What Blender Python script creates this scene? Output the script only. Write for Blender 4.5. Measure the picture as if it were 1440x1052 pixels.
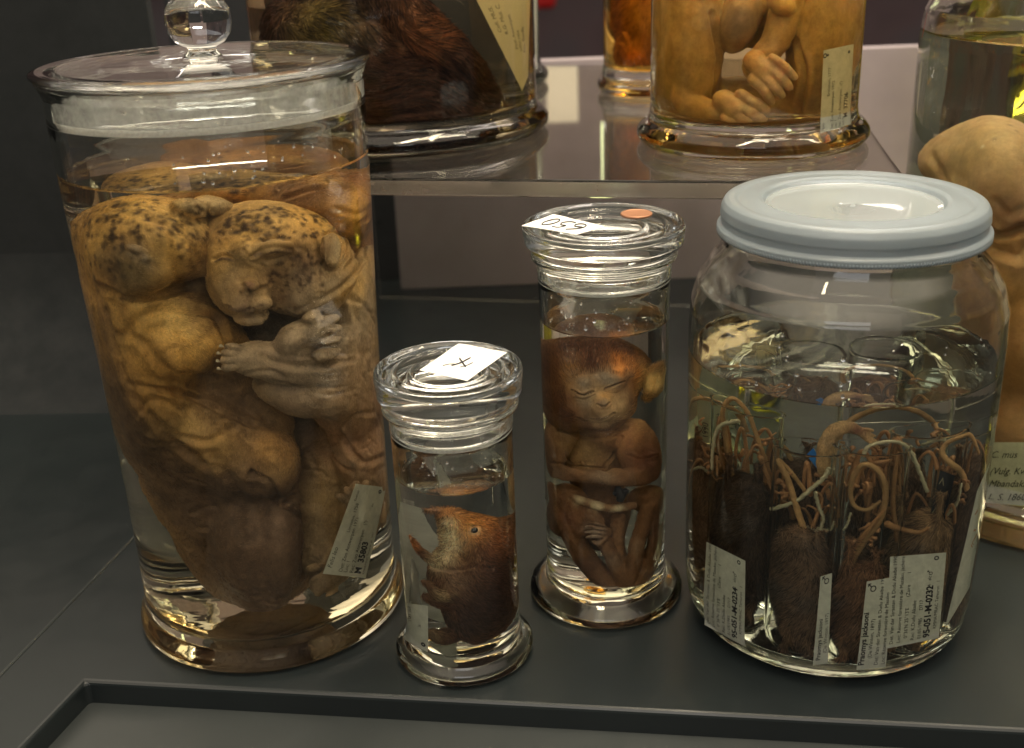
import bpy, bmesh, math, random
import numpy as np
from mathutils import Vector, Matrix
SC = bpy.context.scene
for o in list(bpy.data.objects):
    bpy.data.objects.remove(o)
COL = SC.collection
# ------------------------------------------------------------------ camera
H = .35; FPX = 1609.7
PIT = math.radians(22.337); ROL = math.radians(-2.2255)
FW = np.array([0, math.cos(PIT), -math.sin(PIT)])
_rt = np.array([1., 0, 0]); _up = np.cross(_rt, FW)
RT = math.cos(ROL)*_rt + math.sin(ROL)*_up
UP = -math.sin(ROL)*_rt + math.cos(ROL)*_up
CAM = np.array([0, 0, H])
cd = bpy.data.cameras.new('camera'); cam = bpy.data.objects.new('camera', cd); COL.objects.link(cam)
cd.sensor_width = 36; cd.lens = 36*FPX/1440; cd.clip_start = .01; cd.clip_end = 60
m = Matrix(((RT[0], UP[0], -FW[0], 0), (RT[1], UP[1], -FW[1], 0), (RT[2], UP[2], -FW[2], H), (0, 0, 0, 1)))
cam.matrix_world = m
cd.dof.use_dof = True; cd.dof.focus_distance = .55; cd.dof.aperture_fstop = 9
SC.camera = cam
# ------------------------------------------------------------------ world, lamps, exposure
w = bpy.data.worlds.new('World'); SC.world = w; w.use_nodes = True
nt = w.node_tree; nt.nodes.clear()
out = nt.nodes.new('ShaderNodeOutputWorld'); bg = nt.nodes.new('ShaderNodeBackground')
tc = nt.nodes.new('ShaderNodeTexCoord'); sx = nt.nodes.new('ShaderNodeSeparateXYZ')
rp = nt.nodes.new('ShaderNodeValToRGB')
nt.links.new(tc.outputs['Generated'], sx.inputs[0]); nt.links.new(sx.outputs['Z'], rp.inputs[0])
nt.links.new(rp.outputs[0], bg.inputs[0]); nt.links.new(bg.outputs[0], out.inputs[0])
rp.color_ramp.elements[0].position = 0; rp.color_ramp.elements[0].color = (.030, .028, .027, 1)
rp.color_ramp.elements[1].position = .50; rp.color_ramp.elements[1].color = (.10, .095, .09, 1)
e_ = rp.color_ramp.elements.new(.72); e_.color = (1, .85, .67, 1); e_ = rp.color_ramp.elements.new(.56); e_.color = (.22, .19, .15, 1)
bg.inputs[1].default_value = 2.0

def lamp(name, loc, target, sx_, sy_, power, color):
    l = bpy.data.lights.new(name, 'AREA'); l.shape = 'RECTANGLE'; l.size = sx_; l.size_y = sy_
    l.energy = power; l.color = color
    o = bpy.data.objects.new(name, l); COL.objects.link(o); o.location = loc
    d = Vector(target)-Vector(loc)
    o.rotation_euler = d.to_track_quat('-Z', 'Y').to_euler()
    return o
WARM = (1, .85, .62)
for k in range(3):
    lamp('case_lamp', (.16, .37+.10*k, .88), (.06, .55, .1), .62, .034, 2.4, WARM)
lamp('case_lamp', (.62, .42, .80), (.05, .56, .12), .05, .30, 1.2, WARM)
for k in range(3):
    lamp('strip_lamp', (.43-.01*k, 1.5, (.452, .470, .481)[k]), (.2, .5, .2), .15, (.003, .005, .003)[k], .05, (1, .9, .74))
lamp('display_lamp', (.175, 1.85, .50), (.1, .5, .2), .030, .17, .05, (.92, 1, .50))
lamp('display_lamp', (.097, 1.85, .365), (.1, .5, .2), .05, .09, .012, (1, .82, .5))
lamp('strip_lamp', (-.42, 1.85, .445), (-.1, .5, .2), .22, .010, .10, (1, .95, .85))
lamp('back_board_fill', (.35, .95, .75), (.3, 1.05, .1), .5, .1, 1.6, (1, .86, .80))  # added fill, no fixture there: brightens the back board
lamp('front_fill', (-.05, -.35, .75), (0, .5, .1), .5, .25, 1.3, (.95, .95, 1))  # added fill standing in for ambient light from the camera side
SC.view_settings.view_transform = 'Standard'; SC.view_settings.look = 'None'
SC.view_settings.exposure = 0; SC.view_settings.gamma = 1
SC.render.engine = 'CYCLES'
cy = SC.cycles
cy.use_denoising = True
try: cy.denoiser = 'OPENIMAGEDENOISE'; cy.denoising_input_passes = 'RGB_ALBEDO_NORMAL'; cy.denoising_prefilter = 'ACCURATE'
except Exception: pass
cy.max_bounces = 22; cy.transmission_bounces = 20; cy.glossy_bounces = 8; cy.diffuse_bounces = 3
cy.transparent_max_bounces = 16
cy.caustics_reflective = True; cy.caustics_refractive = True; cy.blur_glossy = .4
cy.sample_clamp_indirect = 12

# ------------------------------------------------------------------ helpers: measuring rays
def ray(x, y):
    d = FW+(x-720)/FPX*RT-(y-526)/FPX*UP
    return CAM.copy(), d/np.linalg.norm(d)
def on_h(x, y, h=0.):
    o, d = ray(x, y); return o+d*(h-o[2])/d[2]
def at_y(x, y, Y):
    o, d = ray(x, y); return o+d*(Y-o[1])/d[1]
def cyl_hit(o, d, cx, cy_, r, far=False):
    a = d[0]**2+d[1]**2; b = (o[0]-cx)*d[0]+(o[1]-cy_)*d[1]; c = (o[0]-cx)**2+(o[1]-cy_)**2-r*r
    q = b*b-a*c
    if q < 0: q = 0
    return (-b+(math.sqrt(q) if far else -math.sqrt(q)))/a
class Jar:
    def __init__(s, x, y, R, n=1.36):
        s.x, s.y, s.R, s.n = x, y, R, n
        L = math.hypot(x, y); s.f = np.array([x/L, y/L, 0]); s.s = np.array([y/L, -x/L, 0])
    def ray(s, px, py):
        """the ray of a sight line once it is inside the filled jar"""
        o, d = ray(px, py); t = cyl_hit(o, d, s.x, s.y, s.R); p = o+d*t
        N = np.array([p[0]-s.x, p[1]-s.y, 0]); N /= np.linalg.norm(N)
        c = -N@d; e = 1/s.n; k = 1-e*e*(1-c*c)
        return p, e*d+(e*c-math.sqrt(max(k, 0)))*N
    def pt(s, px, py, dep=0.):
        """point on the upright plane dep metres nearer than the axis"""
        o, d = s.ray(px, py); c = np.array([s.x, s.y, 0])-s.f*dep
        return o+d*(((c-o)@s.f)/(d@s.f))
# ------------------------------------------------------------------ helpers: objects
def tag(o, label=None, cat=None, group=None, kind=None):
    if label: o['label'] = label
    if cat: o['category'] = cat
    if group: o['group'] = group
    if kind: o['kind'] = kind
    return o
def mobj(name, me, mat=None, parent=None, smooth=True):
    me.name = name
    o = bpy.data.objects.new(name, me); COL.objects.link(o)
    if mat is not None:
        for mm in (mat if isinstance(mat, (list, tuple)) else [mat]): me.materials.append(mm)
    if smooth: me.polygons.foreach_set('use_smooth', [True]*len(me.polygons))
    if parent is not None:
        o.parent = parent; o.matrix_parent_inverse = Matrix.Translation(-Vector(parent.location))
    return o
def empty(name, loc, label, cat, group=None):
    o = bpy.data.objects.new(name, None); COL.objects.link(o); o.location = loc
    o.empty_display_size = .01
    return tag(o, label, cat, group)
def mesh(vs, fs):
    me = bpy.data.meshes.new('m'); me.from_pydata([tuple(map(float, v)) for v in vs], [], [tuple(map(int, f)) for f in fs]); me.update(); return me
def lathe(prof, x, y, seg=96, wob=0.):
    """revolve (r, h) pairs; r=0 ends are closed with fans; profile runs so that normals face outward when it goes bottom-outside-up"""
    vs, fs, idx = [], [], []
    for r, h in prof:
        if r < 1e-7: idx.append([len(vs)]); vs.append((x, y, h))
        else:
            idx.append(list(range(len(vs), len(vs)+seg)))
            for k in range(seg):
                a = 2*math.pi*k/seg; rr = r*(1+wob*math.sin(2*a+h*40))
                vs.append((x+rr*math.cos(a), y+rr*math.sin(a), h))
    for A, B in zip(idx[:-1], idx[1:]):
        if len(A) == 1 and len(B) == 1: continue
        for k in range(seg):
            k2 = (k+1) % seg
            if len(A) == 1: fs.append((A[0], B[k2], B[k]))
            elif len(B) == 1: fs.append((A[k], A[k2], B[0]))
            else: fs.append((A[k], A[k2], B[k2], B[k]))
    return mesh(vs, fs)
def rounded(prof, r=.001, n=3, keep=()):
    """round the corners of a profile"""
    res = [prof[0]]
    for i in range(1, len(prof)-1):
        p0, p, p1 = map(np.array, (prof[i-1], prof[i], prof[i+1]))
        a, b = p0-p, p1-p; la, lb = np.linalg.norm(a), np.linalg.norm(b)
        q = min(r, la*.45, lb*.45)
        A, B = p+a/la*q, p+b/lb*q
        for k in range(n+1):
            t = k/n; res.append(tuple((1-t)**2*A+2*t*(1-t)*p+t*t*B))
    res.append(prof[-1]); return res
def box(x0, x1, y0, y1, z0, z1, bev=.0):
    bm = bmesh.new(); bmesh.ops.create_cube(bm, size=1)
    for v in bm.verts: v.co = Vector(((x0+x1)/2+v.co.x*(x1-x0), (y0+y1)/2+v.co.y*(y1-y0), (z0+z1)/2+v.co.z*(z1-z0)))
    if bev: bmesh.ops.bevel(bm, geom=bm.edges[:], offset=bev, segments=3, affect='EDGES', profile=.5)
    me = bpy.data.meshes.new('b'); bm.to_mesh(me); bm.free(); return me
def prism(poly, z0, z1, bev=0.):
    bm = bmesh.new(); vs = [bm.verts.new((p[0], p[1], z1)) for p in poly]; f = bm.faces.new(vs)
    if f.normal.z < 0: f.normal_flip()
    r = bmesh.ops.extrude_face_region(bm, geom=[f])
    for v in r['geom']:
        if isinstance(v, bmesh.types.BMVert): v.co.z = z0
    bmesh.ops.recalc_face_normals(bm, faces=bm.faces[:])
    if bev: bmesh.ops.bevel(bm, geom=bm.edges[:], offset=bev, segments=3, affect='EDGES', profile=.5)
    me = bpy.data.meshes.new('b'); bm.to_mesh(me); bm.free(); return me
def spline(P, n=8):
    """Catmull-Rom through rows of P"""
    P = np.array(P, float)
    if len(P) < 3: return np.array([P[0]+(P[-1]-P[0])*t for t in np.linspace(0, 1, n+1)])
    Q = np.vstack([2*P[0]-P[1], P, 2*P[-1]-P[-2]]); out_ = []
    for i in range(1, len(Q)-2):
        for t in np.arange(n)/n:
            out_.append(.5*((2*Q[i])+(-Q[i-1]+Q[i+1])*t+(2*Q[i-1]-5*Q[i]+4*Q[i+1]-Q[i+2])*t*t+(-Q[i-1]+3*Q[i]-3*Q[i+1]+Q[i+2])*t**3))
    out_.append(P[-1]); return np.array(out_)
def tube(P, R, seg=10):
    """closed tube along rows of P with radii R"""
    P = np.array(P, float); R = np.broadcast_to(R, (len(P),)); T = np.gradient(P, axis=0); T /= np.linalg.norm(T, axis=1)[:, None]+1e-12
    u = np.cross(T[0], [0.3, .2, 1]); u /= np.linalg.norm(u); vs, fs = [], []
    for i in range(len(P)):
        u = u-T[i]*(u@T[i]); u /= np.linalg.norm(u)+1e-12; v = np.cross(T[i], u)
        for k in range(seg):
            a = 2*math.pi*k/seg; vs.append(P[i]+R[i]*(math.cos(a)*u+math.sin(a)*v))
    for i in range(len(P)-1):
        for k in range(seg):
            k2 = (k+1) % seg; fs.append((i*seg+k, i*seg+k2, (i+1)*seg+k2, (i+1)*seg+k))
    n = len(vs); vs += [P[0]-T[0]*R[0]*.6, P[-1]+T[-1]*R[-1]*.6]
    for k in range(seg):
        k2 = (k+1) % seg; fs += [(n, k2, k), (n+1, (len(P)-1)*seg+k, (len(P)-1)*seg+k2)]
    return mesh(vs, fs)
def join(meshes):
    vs, fs, o = [], [], 0
    for me in meshes:
        vs += [tuple(v.co) for v in me.vertices]; fs += [tuple(i+o for i in p.vertices) for p in me.polygons]; o = len(vs)
        bpy.data.meshes.remove(me)
    return mesh(vs, fs)
# ------------------------------------------------------------------ sculpting field
_rs = np.random.RandomState(7)
_NG = _rs.rand(64, 64, 64).astype(np.float32)*2-1
def vnoise(P, s):
    q = np.asarray(P)*s+100; i = np.floor(q).astype(int); f = q-i; f = f*f*(3-2*f); r = 0
    for a in (0, 1):
        for b in (0, 1):
            for c in (0, 1):
                wgt = (f[..., 0] if a else 1-f[..., 0])*(f[..., 1] if b else 1-f[..., 1])*(f[..., 2] if c else 1-f[..., 2])
                r = r+wgt*_NG[(i[..., 0]+a) % 64, (i[..., 1]+b) % 64, (i[..., 2]+c) % 64]
    return r
def fbm(P, s, n=4):
    r = 0; a = 1
    for k in range(n): r = r+a*vnoise(P, s); s *= 2.03; a *= .5
    return r
class Sculpt:
    """signed distance grid filled with soft unions; sizes and places may be given along sight lines into a jar"""
    def __init__(s, jar, lo, hi, vox):
        s.j = jar; s.v = vox; s.lo = np.array(lo, float)
        s.n = np.ceil((np.array(hi)-s.lo)/vox).astype(int)+1
        s.D = np.full(s.n, .02, np.float32)
    def _block(s, a, b):
        i0 = np.clip(np.floor((a-s.lo)/s.v).astype(int), 0, s.n); i1 = np.clip(np.ceil((b-s.lo)/s.v).astype(int)+1, 0, s.n)
        if (i1 <= i0).any(): return None, None
        g = np.stack(np.meshgrid(*[s.lo[k]+s.v*np.arange(i0[k], i1[k]) for k in range(3)], indexing='ij'), -1)
        return tuple(slice(i0[k], i1[k]) for k in range(3)), g
    def _mix(s, sl, d, k, sub):
        D = s.D[sl]
        if sub:
            h = np.clip(.5-.5*(D+d)/k, 0, 1); s.D[sl] = D*(1-h)+(-d)*h+k*h*(1-h)
        else:
            h = np.clip(.5+.5*(d-D)/k, 0, 1); s.D[sl] = d*(1-h)+D*h-k*h*(1-h)
    def ell(s, c, M, k=.004, sub=False):
        """ellipsoid: centre c, columns of M are its half axes"""
        c = np.array(c, float); M = np.array(M, float); ext = np.sqrt((M**2).sum(1))+k+.004
        sl, g = s._block(c-ext, c+ext)
        if sl is None: return
        Mi = np.linalg.inv(M); q = (g-c)@Mi.T; r = np.linalg.norm(q, axis=-1)
        gr = np.linalg.norm((q/np.maximum(r, 1e-6)[..., None])@Mi, axis=-1)
        s._mix(sl, ((r-1)/np.maximum(gr, 1e-6)).astype(np.float32), k, sub)
    def cone(s, a, b, ra, rb, k=.003, sub=False):
        a, b = np.array(a, float), np.array(b, float); R = max(ra, rb)+k+.003
        sl, g = s._block(np.minimum(a, b)-R, np.maximum(a, b)+R)
        if sl is None: return
        ab = b-a; t = np.clip(((g-a)@ab)/(ab@ab+1e-12), 0, 1)
        d = np.linalg.norm(g-(a+t[..., None]*ab), axis=-1)-(ra+(rb-ra)*t)
        s._mix(sl, d.astype(np.float32), k, sub)
    # the same two given along sight lines
    def blob(s, px, py, w, h, dep, dr, ang=0, k=.004, sub=False, tilt=0.):
        a = math.radians(ang); ca, sa = math.cos(a), math.sin(a); P = s.j.pt
        u = (P(px+w*ca, py+w*sa, dep)-P(px-w*ca, py-w*sa, dep))/2
        v = (P(px-h*sa, py+h*ca, dep)-P(px+h*sa, py-h*ca, dep))/2
        s.ell(P(px, py, dep), np.stack([u, v, -s.j.f*dr+np.array([0, 0, tilt])], 1), k, sub)
    def limb(s, pts, k=.003, sub=False, n=4):
        """pts: (px, py, depth, radius in mm)"""
        P3 = [np.append(s.j.pt(p[0], p[1], p[2]), p[3]/1000) for p in pts]
        Q = spline(P3, n) if len(P3) > 2 else np.array(P3)
        for a, b in zip(Q[:-1], Q[1:]): s.cone(a[:3], b[:3], a[3], b[3], k, sub)
    def begin(s): s.keep = s.D; s.D = np.full(s.n, .02, np.float32)
    def end(s, k=.0012):
        A_, B2 = s.keep, s.D; h = np.clip(.5+.5*(B2-A_)/k, 0, 1); s.D = (B2*(1-h)+A_*h-k*h*(1-h)).astype(np.float32)
    def clip(s, cx, cy_, r, k=.002, z0=None, z1=None):
        _, g = s._block(s.lo, s.lo+s.v*(s.n-1))
        sl = tuple(slice(0, n) for n in s.D.shape); g = g[:s.D.shape[0], :s.D.shape[1], :s.D.shape[2]]
        d = np.hypot(g[..., 0]-cx, g[..., 1]-cy_)-r
        if z0 is not None: d = np.maximum(d, z0-g[..., 2])
        if z1 is not None: d = np.maximum(d, g[..., 2]-z1)
        D = s.D; h = np.clip(.5+.5*(d-D)/k, 0, 1); s.D = (D*(1-h)+d*h+k*h*(1-h)).astype(np.float32)
    def sample(s, P):
        q = (np.atleast_2d(P)-s.lo)/s.v; q = np.clip(q, 0, np.array(s.D.shape)-1.001); i = q.astype(int); f = q-i; r = 0
        for a in (0, 1):
            for b in (0, 1):
                for c in (0, 1):
                    r = r+(f[:, 0] if a else 1-f[:, 0])*(f[:, 1] if b else 1-f[:, 1])*(f[:, 2] if c else 1-f[:, 2])*s.D[i[:, 0]+a, i[:, 1]+b, i[:, 2]+c]
        return r
    def hit(s, px, py):
        """surface point seen at (px, py) through the jar, or None"""
        o, d = s.j.ray(px, py); ts = np.arange(0, .25, s.v*.8); v = s.sample(o+ts[:, None]*d)
        ok = np.nonzero(v < 0)[0]
        if len(ok) == 0: return None
        return o+d*ts[ok[0]]
    def grad(s, P):
        e = s.v; return np.stack([s.sample(P+np.eye(3)[k]*e)-s.sample(P-np.eye(3)[k]*e) for k in range(3)], 1)
    def nets(s):
        """surface nets"""
        D = s.D; D[0] = D[-1] = .01; D[:, 0] = D[:, -1] = .01; D[:, :, 0] = D[:, :, -1] = .01
        S = D < 0; n = D.shape; X = (n[0]-1, n[1]-1, n[2]-1)
        cor = [(a, b, c) for a in (0, 1) for b in (0, 1) for c in (0, 1)]
        cnt = sum(S[a:a+X[0], b:b+X[1], c:c+X[2]].astype(np.int8) for a, b, c in cor)
        cell = np.argwhere((cnt > 0) & (cnt < 8)); ids = np.full(X, -1, np.int64); ids[tuple(cell.T)] = np.arange(len(cell))
        acc = np.zeros((len(cell), 3)); num = np.zeros(len(cell))
        for ia, A in enumerate(cor):
            for ib, B in enumerate(cor):
                if ib <= ia or sum(abs(A[k]-B[k]) for k in range(3)) != 1: continue
                dA = D[tuple((cell+A).T)]; dB = D[tuple((cell+B).T)]; m_ = (dA < 0) != (dB < 0)
                t = dA/(dA-dB+1e-12*(dA == dB)); t = np.where(m_, t, 0)
                acc += np.where(m_[:, None], np.array(A)+t[:, None]*(np.array(B)-np.array(A)), 0); num += m_
        V = s.lo+s.v*(cell+acc/num[:, None]); F = []
        for ax in range(3):
            sl0 = [slice(1, -1)]*3; sl1 = [slice(1, -1)]*3; sl0[ax] = slice(0, -1); sl1[ax] = slice(1, None)
            s0, s1 = S[tuple(sl0)], S[tuple(sl1)]; e = np.argwhere(s0 != s1); base = e.copy()
            for k in range(3):
                if k != ax: base[:, k] += 1
            inside = s0[tuple(e.T)]; b_, c_ = [(1, 2), (2, 0), (0, 1)][ax]
            def off(db, dc):
                q = base.copy(); q[:, b_] += db; q[:, c_] += dc; return ids[tuple(q.T)]
            q = np.stack([off(-1, -1), off(0, -1), off(0, 0), off(-1, 0)], 1)
            q[~inside] = q[~inside][:, ::-1]; F.append(q)
        F = np.concatenate(F); F = F[(F >= 0).all(1)]
        return V, F
    def build(s, name, mat, parent=None, base=(.3, .2, .1), paint=(), crease=(), rough=(), decal=None, fur=None):
        """paint: (px, py, radius mm, colour, strength) ; crease: ([(px,py)...], width mm, depth mm) ; rough: (freq, amp mm)"""
        V, F = s.nets(); G = s.grad(V); N = G/(np.linalg.norm(G, axis=1)[:, None]+1e-12)
        disp = np.zeros(len(V)); C = np.tile(np.array(base, float), (len(V), 1))
        for fr, am in rough: disp += am/1000*fbm(V, fr, 3)
        crs = []
        for line, wd, dp in crease:
            pts = spline(line, 6) if len(line) > 2 else np.array([np.array(line[0])+(np.array(line[-1])-np.array(line[0]))*t for t in np.linspace(0, 1, 9)])
            h_ = [s.hit(*p[:2]) for p in pts]; h_ = [q for q in h_ if q is not None]
            if len(h_) < 2: continue
            dmin = np.full(len(V), 9.); A = np.array(h_)
            near = (np.abs(V-A.mean(0)) < (np.abs(A-A.mean(0)).max(0)+wd/300)).all(1); Vi = V[near]; dm = np.full(len(Vi), 9.)
            for a, b in zip(A[:-1], A[1:]):
                if np.linalg.norm(a-b) > .012: continue
                ab = b-a; t = np.clip(((Vi-a)@ab)/(ab@ab+1e-12), 0, 1); dm = np.minimum(dm, np.linalg.norm(Vi-a-t[:, None]*ab, axis=1))
            dmin[near] = dm; g = np.exp(-(dmin/(wd/1000))**2)
            disp -= dp/1000*g
            if dp > 0: disp += dp/1000*.35*np.exp(-((dmin-wd*1.8/1000)/(wd/1000))**2)
            crs.append((g, dp))
        for pp in paint:
            if len(pp) == 5: px, py, r, c, a = pp; q = s.hit(px, py)
            else: q, r, c, a = pp; q = np.array(q)
            if q is None: continue
            reach = r/1000*3.6; i_ = np.nonzero((np.abs(V-q) < reach).all(1))[0]
            if len(i_) == 0: continue
            Vi = V[i_]; d = np.linalg.norm(Vi-q, axis=1)/(r/1000); d = d*(1+.35*fbm(Vi, 1.6/(r/1000+.001), 2))
            wgt = a*np.clip(1.5-d, 0, 1)[:, None] if r < 2.5 else a*np.exp(-d*d)[:, None]
            C[i_] = C[i_]*(1-wgt)+np.array(c)*wgt
        if decal is not None: C = decal(V, N, C)
        V0 = V; V = V+N*disp[:, None]
        me = bpy.data.meshes.new(name); me.vertices.add(len(V)); me.vertices.foreach_set('co', V.astype(np.float32).ravel())
        me.loops.add(F.size); me.loops.foreach_set('vertex_index', F.astype(np.int32).ravel())
        me.polygons.add(len(F)); me.polygons.foreach_set('loop_start', np.arange(0, F.size, 4, dtype=np.int32))
        me.update(); me.validate()
        at = me.attributes.new('Col', 'FLOAT_COLOR', 'POINT')
        if len(me.vertices) == len(V): at.data.foreach_set('color', np.hstack([np.clip(C, 0, 1), np.ones((len(C), 1))]).astype(np.float32).ravel())
        o = mobj(name, me, mat, parent)
        if fur: s.grow(o, V, N, C, *fur)
        return o
    def grow(s, o, V, N, C, n, length, width, lift, bias, mat, jit=.35, keep=None, seed=4):
        """short lying hairs, each a thin bent blade with thickness"""
        r = np.random.RandomState(seed); ok = np.arange(len(V))
        fc = (N@np.append(-s.j.f[:2], .25)) > -.35; ok = ok[fc[ok]]
        if keep is not None: ok = ok[keep(V[ok], C[ok])]
        ok = r.choice(ok, min(n, len(ok)), replace=False); P, Nn, c = V[ok], N[ok], C[ok]
        d = np.stack([fbm(P+k*7.3, 28, 2) for k in range(3)], 1)*.9+np.array(bias)+r.randn(len(P), 3)*.16
        d -= Nn*(d*Nn).sum(1)[:, None]; d /= np.linalg.norm(d, axis=1)[:, None]+1e-9; L = (length/1000*(.6+.7*r.rand(len(P))))[:, None]; b = np.cross(Nn, d); w_ = width/2000
        root = P-Nn*.0002; mid = P+d*L*.5+Nn*L*lift*.8; tip = P+d*L+Nn*L*lift
        vs = np.stack([root-b*w_, root+b*w_, root+Nn*w_*1.5, mid-b*w_*.8, mid+b*w_*.8, mid+Nn*w_*1.3, tip], 1).reshape(-1, 3)
        f0 = np.array([(0, 1, 4, 3), (1, 2, 5, 4), (2, 0, 3, 5)]); f1 = np.array([(3, 4, 6), (4, 5, 6), (5, 3, 6)]); base_ = (np.arange(len(P))*7)[:, None, None]
        Q4 = (f0[None]+base_).reshape(-1, 4); T3 = (f1[None]+base_).reshape(-1, 3); m_ = bpy.data.meshes.new('fur'); m_.vertices.add(len(vs)); m_.vertices.foreach_set('co', vs.astype(np.float32).ravel())
        m_.loops.add(Q4.size+T3.size); m_.loops.foreach_set('vertex_index', np.concatenate([Q4.ravel(), T3.ravel()]).astype(np.int32)); m_.polygons.add(len(Q4)+len(T3))
        m_.polygons.foreach_set('loop_start', np.concatenate([np.arange(len(Q4))*4, Q4.size+np.arange(len(T3))*3]).astype(np.int32)); m_.update(); m_.validate()
        cc = np.clip(c*(1+jit*(r.rand(len(P), 1)*2-1)*1.4), 0, 1); cc = np.repeat(np.hstack([cc, np.ones((len(P), 1))]), 7, 0); at = m_.attributes.new('Col', 'FLOAT_COLOR', 'POINT'); at.data.foreach_set('color', cc.astype(np.float32).ravel())
        mobj('fur', m_, mat, o)
# ------------------------------------------------------------------ materials
def new(name):
    m_ = bpy.data.materials.new(name); m_.use_nodes = True; t = m_.node_tree; t.nodes.clear()
    return m_, t, t.nodes.new('ShaderNodeOutputMaterial')
def lk(t, a, b): t.links.new(a, b)
def noise(t, scale, detail=4, rough=.6, stretch=None, dist=0.):
    n = t.nodes.new('ShaderNodeTexNoise'); n.inputs['Scale'].default_value = scale; n.inputs['Detail'].default_value = detail
    n.inputs['Roughness'].default_value = rough; n.inputs['Distortion'].default_value = dist
    c = t.nodes.new('ShaderNodeTexCoord')
    mp = t.nodes.new('ShaderNodeMapping'); mp.inputs['Scale'].default_value = stretch or (1, 1, 1)
    g = t.nodes.new('ShaderNodeNewGeometry'); lk(t, g.outputs['Position'], mp.inputs[0]); lk(t, mp.outputs[0], n.inputs['Vector'])
    return n
def ramp(t, src, stops):
    r = t.nodes.new('ShaderNodeValToRGB'); e = r.color_ramp.elements
    while len(e) < len(stops): e.new(.5)
    for q, (p, c) in zip(e, stops): q.position = p; q.color = (c if len(c) == 4 else (*c, 1)) if hasattr(c, '__len__') else (c, c, c, 1)
    lk(t, src, r.inputs[0]); return r
def bump(t, src, strength, dist, prev=None):
    b = t.nodes.new('ShaderNodeBump'); b.inputs['Strength'].default_value = strength; b.inputs['Distance'].default_value = dist
    lk(t, src, b.inputs['Height'])
    if prev is not None: lk(t, prev, b.inputs['Normal'])
    return b
def glass(name, ior, col=(1, 1, 1), rough=0., wave=0.):
    m_, t, o = new(name); g = t.nodes.new('ShaderNodeBsdfGlass'); g.inputs['IOR'].default_value = ior
    g.inputs['Color'].default_value = (*col, 1); g.inputs['Roughness'].default_value = rough
    if wave:
        n = noise(t, 55, 2, .4, (1, 1, .35)); b = bump(t, n.outputs[0], .5, wave); lk(t, b.outputs[0], g.inputs['Normal'])
    lk(t, g.outputs[0], o.inputs[0]); return m_
def princ(name, col, rough=.5, spec=.5, metal=0., coat=0.):
    m_, t, o = new(name); p = t.nodes.new('ShaderNodeBsdfPrincipled'); p.inputs['Base Color'].default_value = (*col, 1)
    p.inputs['Roughness'].default_value = rough; p.inputs['Specular IOR Level'].default_value = spec; p.inputs['Metallic'].default_value = metal
    lk(t, p.outputs[0], o.inputs[0]); return m_, t, p
def flesh(name, rough=.62, fur=0., wet=.25, mot=.35, sss=0.):
    """skin or fur under liquid: painted colour, mottled, fine hair streaks in the bump and the colour"""
    m_, t, p = princ(name, (.3, .2, .1), rough, wet)
    if sss: p.inputs['Subsurface Weight'].default_value = sss; p.inputs['Subsurface Scale'].default_value = .008; p.inputs['Subsurface Radius'].default_value = (1, .5, .25)
    a = t.nodes.new('ShaderNodeVertexColor'); a.layer_name = 'Col'
    n1 = noise(t, 160, 5, .65); n2 = noise(t, 800, 4, .65, (1, .7, .42) if fur else (1, 1, .8), 2.2)
    r1 = ramp(t, n1.outputs[0], [(.3, 1-mot), (.7, 1+mot*.6)]); r2 = ramp(t, n2.outputs[0], [(.35, 1-.45*max(fur, .25)), (.65, 1+.35*max(fur, .25))])
    for r in (r1, r2):
        mx = t.nodes.new('ShaderNodeMix'); mx.data_type = 'RGBA'; mx.blend_type = 'MULTIPLY'; mx.inputs[0].default_value = 1
        lk(t, (a.outputs[0] if r is r1 else last.outputs[2]), mx.inputs[6]); lk(t, r.outputs[0], mx.inputs[7]); last = mx
    lk(t, last.outputs[2], p.inputs['Base Color'])
    b1 = bump(t, n1.outputs[0], .5, .0012); b2 = bump(t, n2.outputs[0], .5, .0005+.0006*fur, b1.outputs[0]); lk(t, b2.outputs[0], p.inputs['Normal'])
    return m_
M_GLASS = glass('jar_glass', 1.47, (.985, .99, .975), wave=.0006)
M_LIDGLASS = glass('lid_glass', 1.47, (.985, .99, .98), wave=.0003)
M_TUBE = glass('tube_glass', 1.12, (.985, .996, .99))
def liquid_mats(name, tint):
    return [glass(name+'_side', 1.36/1.47, tint), glass(name+'_top', 1.36, tint)]
def frost(name, col, rough, mixv, scale=300):
    """ground glass: clear where polished, whitish where ground or greased"""
    m_, t, o = new(name); g = t.nodes.new('ShaderNodeBsdfGlass'); g.inputs['Roughness'].default_value = rough; g.inputs['IOR'].default_value = 1.45
    d = t.nodes.new('ShaderNodeBsdfDiffuse'); d.inputs[0].default_value = (*col, 1); tr = t.nodes.new('ShaderNodeBsdfTranslucent'); tr.inputs[0].default_value = (*col, 1)
    ad = t.nodes.new('ShaderNodeMixShader'); ad.inputs[0].default_value = .5; lk(t, d.outputs[0], ad.inputs[1]); lk(t, tr.outputs[0], ad.inputs[2])
    n = noise(t, scale, 4, .7); r = ramp(t, n.outputs[0], [(.35, max(0, mixv-.3)), (.65, min(1, mixv+.25))])
    mx = t.nodes.new('ShaderNodeMixShader'); lk(t, r.outputs[0], mx.inputs[0]); lk(t, g.outputs[0], mx.inputs[1]); lk(t, ad.outputs[0], mx.inputs[2]); lk(t, mx.outputs[0], o.inputs[0]); return m_
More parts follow.
